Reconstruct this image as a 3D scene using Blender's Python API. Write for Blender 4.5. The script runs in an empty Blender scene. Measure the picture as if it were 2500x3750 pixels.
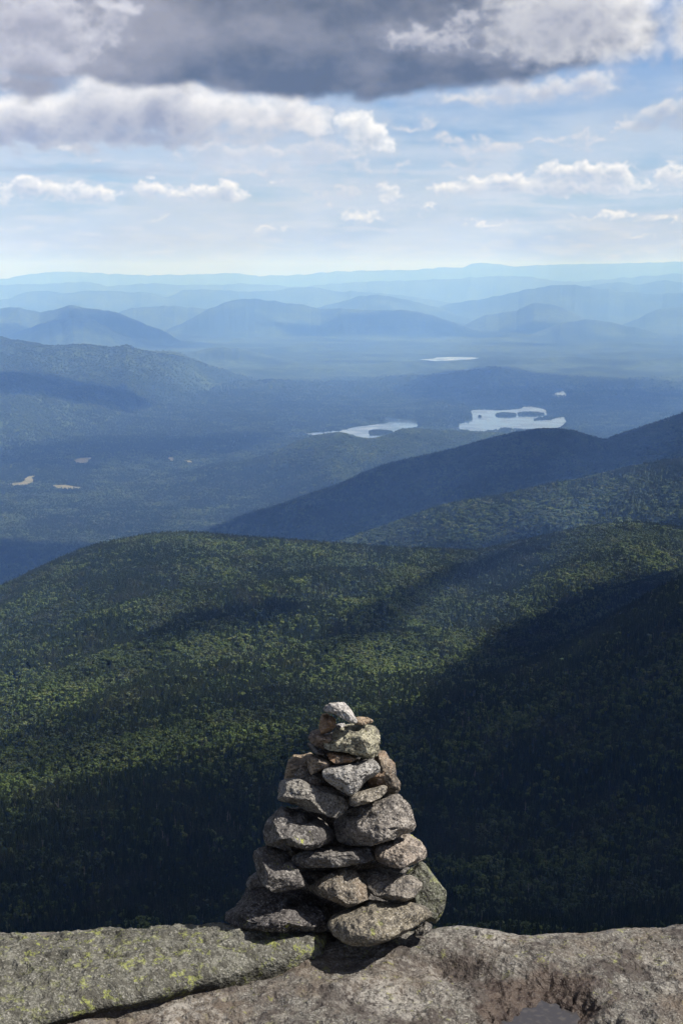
import bpy, bmesh, math, random
import numpy as np
from mathutils import Vector, Matrix

# =====================================================================
# CAMERA, WORLD, SUN, EXPOSURE
# =====================================================================
SC = bpy.context.scene
COL = SC.collection
R = math.radians
SUN_AZ, SUN_EL = 101.0, 50.0            # degrees clockwise from the view direction (+Y), and above the horizon
EYE = 1.6                               # camera height above the summit rock
F = 50 / 36 * 3750.0                    # focal length in photo pixels
PITCH = math.atan(870 / F)

cam_d = bpy.data.cameras.new('camera'); cam = bpy.data.objects.new('camera', cam_d); COL.objects.link(cam)
cam_d.sensor_fit = 'VERTICAL'; cam_d.sensor_height = 36; cam_d.sensor_width = 24; cam_d.lens = 50
cam_d.clip_start = 0.05; cam_d.clip_end = 200000
cam.location = (0, 0, EYE); cam.rotation_euler = (math.pi / 2 - PITCH, 0, 0)
SC.camera = cam

SC.view_settings.view_transform = 'Standard'; SC.view_settings.look = 'None'
SC.view_settings.exposure = 1.0; SC.view_settings.gamma = 1.0
SC.render.engine = 'CYCLES'
cy = SC.cycles
cy.use_denoising = True
cy.max_bounces = 6; cy.diffuse_bounces = 3; cy.glossy_bounces = 2; cy.transmission_bounces = 2
cy.volume_bounces = 2; cy.transparent_max_bounces = 32
cy.sample_clamp_indirect = 4.0
cy.use_adaptive_sampling = True; cy.adaptive_threshold = 0.01

SUN_DIR = Vector((math.sin(R(SUN_AZ)) * math.cos(R(SUN_EL)), math.cos(R(SUN_AZ)) * math.cos(R(SUN_EL)), math.sin(R(SUN_EL))))
sun_d = bpy.data.lights.new('sun', 'SUN'); sun_d.energy = 5.0; sun_d.angle = R(0.53); sun_d.color = (1.0, 0.945, 0.87)
sun = bpy.data.objects.new('sun', sun_d); COL.objects.link(sun)
sun.rotation_euler = SUN_DIR.to_track_quat('Z', 'Y').to_euler(); sun.location = (20, -8, 30)


def ray(px, py):
    """direction through a point of the photograph (2500 x 3750)"""
    x = (px - 1250) / F; y = (1875 - py) / F
    c, s = math.cos(PITCH), math.sin(PITCH)
    return np.array([x, c + y * s, -s + y * c])


def dray(X, Y):
    return ray(X * 2500 / 1568, Y * 3750 / 2352)


def azel(X, Y):
    d = dray(X, Y)
    return math.degrees(math.atan2(d[0], d[1])), math.degrees(math.atan2(d[2], math.hypot(d[0], d[1])))


# ---------------------------------------------------------------- node helpers
class NB:
    """small node-building helper"""
    def __init__(s, tree): s.t = tree; s.n = tree.nodes; s.l = tree.links
    def put(s, sock, v):
        if isinstance(v, bpy.types.NodeSocket): s.l.new(v, sock)
        elif v is not None: sock.default_value = v
    def m(s, op, a, b=None, c=None, clamp=False):
        n = s.n.new('ShaderNodeMath'); n.operation = op; n.use_clamp = clamp
        s.put(n.inputs[0], a); s.put(n.inputs[1], b)
        if c is not None: s.put(n.inputs[2], c)
        return n.outputs[0]
    def vm(s, op, a, b=None, out=0, sc=None):
        n = s.n.new('ShaderNodeVectorMath'); n.operation = op
        s.put(n.inputs[0], a)
        if b is not None: s.put(n.inputs[1], b)
        if sc is not None: s.put(n.inputs['Scale'], sc)
        return n.outputs['Value'] if op in ('LENGTH', 'DOT_PRODUCT', 'DISTANCE') else n.outputs[0]
    def xyz(s, x=0.0, y=0.0, z=0.0):
        n = s.n.new('ShaderNodeCombineXYZ')
        for i, v in enumerate((x, y, z)): s.put(n.inputs[i], v)
        return n.outputs[0]
    def sep(s, v):
        n = s.n.new('ShaderNodeSeparateXYZ'); s.put(n.inputs[0], v); return n.outputs
    def noise(s, vec, scale=1.0, detail=4.0, rough=0.5, dist=0.0, color=False, typ='FBM', lac=2.0):
        n = s.n.new('ShaderNodeTexNoise'); n.noise_type = typ
        s.put(n.inputs['Vector'], vec); s.put(n.inputs['Scale'], scale); s.put(n.inputs['Detail'], detail)
        s.put(n.inputs['Roughness'], rough); s.put(n.inputs['Distortion'], dist); s.put(n.inputs['Lacunarity'], lac)
        return n.outputs['Color' if color else 0]
    def vor(s, vec, scale=1.0, feature='F1', detail=0.0, rough=0.5, smooth=0.6, rnd=1.0, out='Distance'):
        n = s.n.new('ShaderNodeTexVoronoi'); n.feature = feature
        s.put(n.inputs['Vector'], vec); s.put(n.inputs['Scale'], scale)
        if 'Detail' in n.inputs: s.put(n.inputs['Detail'], detail); s.put(n.inputs['Roughness'], rough)
        if feature == 'SMOOTH_F1': s.put(n.inputs['Smoothness'], smooth)
        s.put(n.inputs['Randomness'], rnd)
        return n.outputs[out]
    def mr(s, v, a, b, c=0.0, d=1.0, smooth=True):
        n = s.n.new('ShaderNodeMapRange'); n.interpolation_type = 'SMOOTHSTEP' if smooth else 'LINEAR'
        for i, x in enumerate((v, a, b, c, d)): s.put(n.inputs[i], x)
        return n.outputs[0]
    def mix(s, f, a, b, blend='MIX'):
        n = s.n.new('ShaderNodeMix'); n.data_type = 'RGBA'; n.blend_type = blend
        s.put(n.inputs[0], f)
        for k, v in ((6, a), (7, b)):
            if isinstance(v, tuple) and len(v) == 3: v = (*v, 1.0)
            s.put(n.inputs[k], v)
        return n.outputs[2]
    def ramp(s, f, stops, interp='LINEAR'):
        n = s.n.new('ShaderNodeValToRGB'); n.color_ramp.interpolation = interp
        el = n.color_ramp.elements
        while len(el) < len(stops): el.new(0.5)
        for e, (p, c) in zip(el, stops): e.position = p; e.color = (*c, 1.0)
        s.put(n.inputs[0], f); return n.outputs[0]


# ---------------------------------------------------------------- noise in numpy
def _h(i, j, k, seed):
    with np.errstate(over='ignore'):
        n = i.astype(np.uint32) * np.uint32(374761393) + j.astype(np.uint32) * np.uint32(668265263) + np.uint32((seed * 1013904223 + 12345) & 0xffffffff)
        if k is not None: n = n + k.astype(np.uint32) * np.uint32(2246822519)
        n = (n ^ (n >> np.uint32(13))) * np.uint32(1274126177)
        n = n ^ (n >> np.uint32(16))
    return (n >> np.uint32(8)).astype(np.float32)          # 0 .. 2^24


_T = np.arange(256) * (2 * math.pi / 256); _CT = np.cos(_T).astype(np.float32); _ST = np.sin(_T).astype(np.float32)


def perlin2(x, y, seed=0):
    xi = np.floor(x).astype(np.int32); yi = np.floor(y).astype(np.int32)
    fx = (x - xi).astype(np.float32); fy = (y - yi).astype(np.float32)
    u = fx * fx * fx * (fx * (fx * 6 - 15) + 10); v = fy * fy * fy * (fy * (fy * 6 - 15) + 10)
    r = []
    for a in (0, 1):
        for b in (0, 1):
            t = _h(xi + a, yi + b, None, seed).astype(np.int32) & 255
            r.append(_CT[t] * (fx - a) + _ST[t] * (fy - b))
    return 1.5 * ((r[0] * (1 - v) + r[1] * v) * (1 - u) + (r[2] * (1 - v) + r[3] * v) * u)


def value3(x, y, z, seed=0):
    xi = np.floor(x).astype(np.int32); yi = np.floor(y).astype(np.int32); zi = np.floor(z).astype(np.int32)
    fx = x - xi; fy = y - yi; fz = z - zi
    u = fx * fx * (3 - 2 * fx); v = fy * fy * (3 - 2 * fy); w = fz * fz * (3 - 2 * fz)
    out = 0
    for a in (0, 1):
        for b in (0, 1):
            for c in (0, 1):
                hv = _h(xi + a, yi + b, zi + c, seed) / 8388608.0 - 1
                out = out + hv * (u if a else 1 - u) * (v if b else 1 - v) * (w if c else 1 - w)
    return out


def fbm2(x, y, oct=5, seed=0, gain=0.5, lac=2.03, mode=''):
    s = 0; a = 1.0; t = 0
    for o in range(oct):
        n = perlin2(x + 17.3 * o, y - 9.1 * o, seed + o)
        if mode == 'billow': n = 2 * np.abs(n) - 0.55
        elif mode == 'ridge': n = 0.6 - 2 * np.abs(n)
        s = s + a * n; t += a; a *= gain; x = x * lac; y = y * lac
    return s / t


def fbm3(p, sc, oct=4, seed=0, gain=0.5, mode=''):
    x, y, z = p[:, 0] * sc, p[:, 1] * sc, p[:, 2] * sc
    s = 0; a = 1.0; t = 0
    for o in range(oct):
        n = value3(x + 5.7 * o, y + 3.1 * o, z - 7.9 * o, seed + o)
        if mode == 'ridge': n = 1 - 2 * np.abs(n)
        s = s + a * n; t += a; a *= gain; x = x * 2.03; y = y * 2.03; z = z * 2.03
    return s / t


def sstep(a, b, x):
    t = np.clip((x - a) / (b - a), 0, 1); return t * t * (3 - 2 * t)


# ---------------------------------------------------------------- the clouds, as light coming from the sky
AZ0, AZ1, EL0, EL1 = -24.0, 24.0, 0.0, 12.5
SKY_W, SKY_H = 1440, 375


def cloud_sky():
    """radiance and cover of the clouds over az x el, worked out from layered noise with light let through towards the sun"""
    px = (AZ1 - AZ0) / SKY_W
    A, E = np.meshgrid(AZ0 + (np.arange(SKY_W) + .5) * px, EL0 + (np.arange(SKY_H) + .5) * px)
    rgb = np.zeros((SKY_H, SKY_W, 3)); cov = np.zeros((SKY_H, SKY_W))

    def over(c, a):
        nonlocal rgb, cov
        rgb = rgb * (1 - a[..., None]) + np.asarray(c) * a[..., None]; cov = cov * (1 - a) + a

    def blobs(lst, warp, wsc, seed, flat=1.0, k=6.0):
        wx = fbm2(A * wsc, E * wsc * 1.4, 4, seed) * warp; wy = fbm2(A * wsc, E * wsc * 1.4, 4, seed + 50) * warp * 0.7
        x = A + wx; y = E + wy; acc = np.zeros_like(A)
        for X, Y, rx, ry in lst:
            a, e = azel(X, Y); rx /= 57.; ry /= 57.
            dx = (x - a) / rx; dy = (y - e) / ry; dy = np.maximum(dy, -flat * dy)
            f = (1 - np.hypot(dx, dy)) * min(rx, 2.0 * ry)
            acc = acc + np.exp(np.clip(k * f, -40, 40))
        return np.log(acc + 1e-12) / k

    def march(D, ux, uy, n, step):
        """optical depth towards the light, in steps of pixels"""
        t = np.zeros_like(D); H, Wd = D.shape
        for j in range(1, n + 1):
            sx_, sy_ = int(round(ux * j * step)), int(round(uy * j * step))
            S = np.zeros_like(D)
            xs0, xs1 = max(0, sx_), min(Wd, Wd + sx_); ys0, ys1 = max(0, sy_), min(H, H + sy_)
            S[ys0 - sy_:ys1 - sy_, xs0 - sx_:xs1 - sx_] = D[ys0:ys1, xs0:xs1]
            t += S * (1 + 0.15 * j)
        return t

    def blur(a, r):
        for ax in (0, 1):
            for _ in range(2):
                c = np.cumsum(np.concatenate([np.repeat(np.take(a, [0], ax), r + 1, ax), a, np.repeat(np.take(a, [-1], ax), r, ax)], ax), ax)
                n = a.shape[ax]; a = (np.take(c, range(2 * r + 1, 2 * r + 1 + n), ax) - np.take(c, range(0, n), ax)) / (2 * r + 1)
        return a

    # thin veils low down
    v = fbm2(A * 0.16, E * 0.9, 6, 3); v2 = fbm2(A * 0.4 + 9, E * 2.4, 6, 8)
    low = sstep(0.15, 0.9, E) * sstep(6.5, 3.2, E)
    over((0.62, 0.71, 0.86), 0.55 * sstep(-0.25, 0.3, v) * sstep(9.5, 4.5, E))
    over((0.75, 0.78, 0.86), 0.50 * sstep(-0.02, 0.34, v2) * low)
    over((0.86, 0.84, 0.86), 0.45 * sstep(0.10, 0.4, fbm2(A * 0.8 + 3, E * 4.2, 5, 21)) * sstep(0.3, 0.8, E) * sstep(3.0, 1.6, E))
    over((0.50, 0.60, 0.78), 0.45 * sstep(0.06, 0.4, fbm2(A * 0.30 + 7, E * 3.6, 5, 33)) * sstep(0.6, 1.2, E) * sstep(4.2, 2.4, E))

    over((0.64, 0.71, 0.85), 0.60 * sstep(-0.45, 0.35, fbm2(A * 0.13 + 5, E * 0.35, 5, 61)) * sstep(8.5, 4.5, E))

    def cum(lst, seed, warp, wsc, nsc, namp, bamp, dens, shade, lit, amb=0.25, flat=1.7, ux=0.45, uy=0.9, n=9, step=2.2, kext=0.9, cover=1.0, halo=0.35, hs=1.0, soft=1.0):
        f = blobs(lst, warp, wsc, seed, flat)
        bil = -fbm2(A * nsc + wsc, E * nsc * 1.25, 6, seed + 7, 0.52, 2.1, 'billow')
        nn = fbm2(A * nsc * 0.45, E * nsc * 0.6, 6, seed + 17, 0.55)
        g = f + namp * nn + bamp * bil
        D = np.clip(g, 0, None)
        tau = march(D + 0.25 * np.clip(bil, -0.3, 1) * (D > 0) * bamp, ux, uy, n, step)
        L = np.exp(-kext * tau)
        L = blur(L, 1)
        tex = np.clip(0.5 + 1.3 * (bil + 0.15) + 0.7 * nn, 0, 1)
        w = np.clip(L * 1.05 + 0.22 * (tex - 0.5), 0, 1)
        over(np.array(shade) * 0.5 + np.array((0.68, 0.71, 0.80)) * 0.5, halo * sstep(-0.55 * hs, 0.25 * hs, g))
        c = np.asarray(shade) * (1 - w[..., None]) + np.asarray(lit) * w[..., None]
        a = cover * (1 - np.exp(-dens * D ** 1.2 / soft))
        return c, a, g, w, tex

    # small cumulus far away, in rows
    far = [(100, 440, 90, 26), (60, 430, 50, 22), (150, 452, 60, 18), (215, 447, 60, 24), (350, 442, 45, 24), (395, 446, 30, 20), (450, 448, 40, 24), (505, 446, 60, 28), (8, 462, 22, 18), (350, 405, 14, 6),
           (1030, 434, 45, 18), (1090, 430, 40, 24), (1165, 424, 60, 30), (1275, 398, 50, 26), (1345, 398, 60, 28), (1410, 405, 50, 28), (1330, 432, 170, 26), (1535, 404, 45, 24), (1570, 415, 50, 22),
           (830, 500, 55, 10), (900, 450, 24, 22), (885, 436, 12, 12), (962, 497, 16, 7), (1400, 497, 80, 8), (1545, 500, 60, 8), (628, 425, 12, 6), (620, 527, 46, 6), (370, 498, 18, 5), (1120, 512, 60, 6), (1470, 547, 50, 5), (985, 478, 26, 7)]
    c, a, *_ = cum(far, 101, 0.55, 1.3, 2.6, 0.22, 0.26, 3.8, (0.45, 0.53, 0.69), (1.20, 1.16, 1.12), step=1.3, kext=0.26, n=8)
    faint = [(780, 440, 60, 14), (925, 390, 30, 14), (1060, 372, 40, 12), (840, 388, 26, 11), (1120, 340, 70, 24), (1035, 335, 40, 18), (500, 350, 85, 24), (470, 370, 40, 18), (620, 345, 130, 16), (1250, 330, 100, 12), (1340, 320, 60, 10), (700, 360, 160, 20), (560, 395, 160, 14), (950, 290, 60, 16)]
    c2, a2, *_ = cum(faint, 131, 1.1, 0.9, 2.0, 0.35, 0.3, 3.0, (0.50, 0.57, 0.72), (0.86, 0.85, 0.88), step=1.6, kext=0.35, cover=0.85)
    over(c2, a2)
    over((0.40, 0.48, 0.63), 0.55 * np.exp(-((E - azel(784, 402)[1] + 0.01 * A) / 0.13) ** 2) * sstep(-5, -8, A) * sstep(-0.5, 0.1, fbm2(A * .8, E * 5, 4, 77)))
    over(c, a)

    # the middle bank on the left, and single puffs
    mid = [(330, 262, 340, 72), (40, 285, 200, 74), (300, 318, 330, 30), (250, 218, 130, 50), (400, 214, 130, 52), (560, 262, 120, 42), (690, 268, 80, 54), (640, 285, 100, 40), (120, 250, 120, 50)]
    c, a, g, w, tx = cum(mid, 211, 0.9, 0.7, 0.85, 0.50, 0.40, 2.7, (0.32, 0.35, 0.46), (0.99, 0.985, 1.01), step=5.2, kext=0.105, n=9, flat=1.5)
    puff = [(812, 285, 48, 36), (850, 318, 54, 42), (880, 345, 20, 18), (840, 345, 50, 14)]
    cp, ap, *_ = cum(puff, 231, 0.4, 1.3, 1.6, 0.22, 0.27, 4.2, (0.52, 0.58, 0.70), (1.22, 1.20, 1.18), step=2.4, kext=0.30, n=7)
    right = [(1545, 268, 60, 36), (1490, 285, 60, 20), (1580, 240, 40, 34), (1430, 290, 40, 12), (150, 345, 55, 24), (180, 355, 40, 16)]
    cr, ar, *_ = cum(right, 251, 0.8, 1.0, 1.6, 0.4, 0.35, 3.0, (0.42, 0.49, 0.64), (0.88, 0.87, 0.88), step=2.6, kext=0.5, n=8, cover=0.92)
    over(cr, ar); over(cp, ap); over(c, a)
    low_r = [(1250, 205, 130, 24), (1345, 190, 62, 26), (1110, 228, 140, 14), (1380, 195, 30, 22)]
    cl, al, *_ = cum(low_r, 271, 0.6, 1.0, 1.5, 0.30, 0.25, 3.0, (0.48, 0.51, 0.62), (0.86, 0.86, 0.88), step=2.6, kext=0.3, n=8, flat=1.3)
    over(cl, al)

    # the big dark cloud over the top, lit on its right and left shoulders
    drk = [(440, 140, 330, 66), (690, 165, 300, 60), (640, 50, 520, 130), (800, 120, 400, 92), (770, 150, 300, 72), (1100, 110, 330, 78), (420, 110, 340, 70), (150, 90, 260, 100), (60, 200, 120, 34), (1340, 40, 160, 100), (1430, 90, 80, 50),
           (1200, 40, 280, 110), (500, -160, 1000, 230), (1000, -200, 560, 260), (1580, 60, 45, 60)]
    f = blobs(drk, 0.6, 0.45, 311, 1.0, 4.0)
    f = f + 0.17 * fbm2(A * 0.6, E * 1.3, 6, 313, 0.5) - 0.06 * fbm2(A * 1.3, E * 1.6, 5, 317, 0.5, 2.1, 'billow')
    a = sstep(-0.05, 0.85, f)
    b = fbm2(A * 0.22 + 4, E * 0.42, 5, 331, 0.55); b2 = fbm2(A * 0.5, E * 0.8, 6, 341, 0.6)
    t = np.clip(0.32 + 0.9 * b + 0.45 * b2 + 0.5 * sstep(-2.5, -11, A) + 0.22 * sstep(7.6, 9.8, E) * sstep(4, -3, A) - 0.22 * sstep(9.2, 7.4, E) * sstep(-9, -5, A), 0, 1)[..., None]
    c = np.array((0.105, 0.124, 0.162)) * (1 - t) + np.array((0.325, 0.33, 0.38)) * t
    edge = sstep(0.55, 0.0, f)[..., None]
    c = c * (1 - 0.45 * edge) + np.array((0.5, 0.53, 0.62)) * 0.45 * edge
    over(c, a)
    sh = [(1340, 30, 190, 100), (1450, 75, 80, 62), (1200, 30, 90, 70), (1290, 110, 150, 30), (1590, 50, 60, 80), (1400, 120, 70, 24)]
    c, a, *_ = cum(sh, 351, 1.0, 0.7, 0.95, 0.5, 0.5, 1.15, (0.34, 0.36, 0.44), (1.08, 1.07, 1.08), step=4.0, kext=0.05, n=9, flat=1.0, ux=0.8, uy=0.5, cover=0.98)
    over(c, a)
    wisp = [(960, 88, 60, 22), (1020, 92, 55, 20), (1055, 48, 28, 30), (910, 80, 24, 16)]
    c, a, *_ = cum(wisp, 371, 0.7, 1.2, 1.7, 0.32, 0.42, 3.0, (0.25, 0.27, 0.36), (0.72, 0.72, 0.78), step=2.5, kext=0.2, n=6, flat=1.0, cover=0.85)
    over(c, a)
    lf = [(-20, 70, 80, 110), (90, 30, 70, 60), (160, 50, 60, 46), (230, 70, 36, 50), (120, 120, 90, 40), (280, 10, 60, 24)]
    c, a, *_ = cum(lf, 391, 1.1, 0.8, 1.0, 0.5, 0.5, 2.2, (0.28, 0.29, 0.38), (0.80, 0.80, 0.88), step=3.2, kext=0.11, n=8, flat=1.0, cover=0.85)
    over(c, a)
    return np.clip(rgb, 0, 4), np.clip(cov, 0, 1)      # premultiplied radiance, cover


# ---------------------------------------------------------------- the world: Nishita sky with broken cloud
world = bpy.data.worlds.new('World'); SC.world = world; world.use_nodes = True
wt = world.node_tree; wt.nodes.clear(); W = NB(wt)
SKY_K = 0.052
rgb_c, cov_c = cloud_sky()
img = bpy.data.images.new('clouds', SKY_W, SKY_H, alpha=True, float_buffer=True)
img.colorspace_settings.name = 'Non-Color'; img.alpha_mode = 'CHANNEL_PACKED'
buf = np.concatenate([rgb_c, cov_c[..., None]], 2).astype(np.float32)
img.pixels.foreach_set(buf.ravel()); img.update(); img.pack()
tc = wt.nodes.new('ShaderNodeTexCoord').outputs['Generated']
sx, sy, sz = W.sep(tc)
az = W.m('MULTIPLY', W.m('ARCTAN2', sx, sy), 57.29578)
el = W.m('MULTIPLY', W.m('ARCSINE', sz), 57.29578)
uv = W.xyz(W.mr(az, AZ0, AZ1, 0, 1, False), W.mr(el, EL0, EL1, 0, 1, False), 0)
it = wt.nodes.new('ShaderNodeTexImage'); it.image = img; it.extension = 'EXTEND'; it.interpolation = 'Cubic'
wt.links.new(uv, it.inputs[0])
ins = W.m('MULTIPLY', W.m('MULTIPLY', W.mr(az, AZ0, AZ0 + 2), W.mr(az, AZ1, AZ1 - 2)), W.mr(el, EL1, EL1 - 0.9))
sky = wt.nodes.new('ShaderNodeTexSky'); sky.sky_type = 'NISHITA'; sky.sun_disc = False
sky.sun_elevation = R(SUN_EL); sky.sun_rotation = R(SUN_AZ); sky.altitude = 1300
sky.air_density = 1.0; sky.dust_density = 0.8; sky.ozone_density = 2.0
base = W.vm('MULTIPLY', W.vm('SCALE', sky.outputs[0], sc=SKY_K), (0.80, 0.90, 1.12))
base = W.mix(W.mr(el, 3.5, -0.5, 0.0, 0.9), base, (0.205, 0.222, 0.355))
# plain broken cloud over the rest of the sky
pv = W.vm('SCALE', W.xyz(sx, sy, W.m('MULTIPLY', sz, 2.0)), sc=1.6)
oc = W.mr(W.noise(pv, 1.3, 4.0, 0.55), 0.40, 0.55)
rest = W.mix(W.m('MULTIPLY', oc, 0.85), base, (0.215, 0.205, 0.195))
low = W.mr(el, 1.0, 6.0, 0.5, 0.0)
rest = W.mix(low, rest, (0.34, 0.39, 0.46))
cl = W.vm('ADD', W.vm('SCALE', it.outputs[0], sc=0.50), W.vm('SCALE', base, sc=W.m('SUBTRACT', 1.0, it.outputs[1])))
col = W.mix(ins, rest, cl)
bg = wt.nodes.new('ShaderNodeBackground'); W.put(bg.inputs[0], col); bg.inputs[1].default_value = 1.0
wt.links.new(bg.outputs[0], wt.nodes.new('ShaderNodeOutputWorld').inputs[0])
world.cycles.sampling_method = 'MANUAL'; world.cycles.sample_map_resolution = 1024

# =====================================================================
# TERRAIN
# =====================================================================
SC_FAR = 1.35                              # the far country, scaled out
FLOOR = -905.0 * SC_FAR + EYE


def tag(o, label=None, cat=None, group=None, kind=None):
    if label: o['label'] = label
    if cat: o['category'] = cat
    if group: o['group'] = group
    if kind: o['kind'] = kind
    return o


def mesh_obj(name, verts, faces, mat, smooth=True, quads=True):
    me = bpy.data.meshes.new(name)
    v = np.ascontiguousarray(verts, dtype=np.float32); f = np.ascontiguousarray(faces, dtype=np.int32)
    k = f.shape[1]
    me.vertices.add(len(v)); me.vertices.foreach_set('co', v.ravel())
    me.loops.add(f.size); me.loops.foreach_set('vertex_index', f.ravel())
    me.polygons.add(len(f)); me.polygons.foreach_set('loop_start', np.arange(0, f.size, k, dtype=np.int32))
    me.update(calc_edges=True)
    if smooth: me.polygons.foreach_set('use_smooth', np.ones(len(f), dtype=bool))
    if mat: me.materials.append(mat)
    o = bpy.data.objects.new(name, me); COL.objects.link(o); return o


def grid_faces(nu, nv, wrap=False):
    i = np.arange(nu if wrap else nu - 1)[:, None]; j = np.arange(nv - 1)[None, :]
    i2 = (i + 1) % nu
    return np.stack([i * nv + j, i2 * nv + j, i2 * nv + j + 1, i * nv + j + 1], -1).reshape(-1, 4)


def material(name, rough=0.9, spec=0.2):
    m = bpy.data.materials.new(name); m.use_nodes = True
    b = m.node_tree.nodes['Principled BSDF']; b.inputs['Roughness'].default_value = rough
    b.inputs['Specular IOR Level'].default_value = spec
    return m, NB(m.node_tree), b


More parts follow.
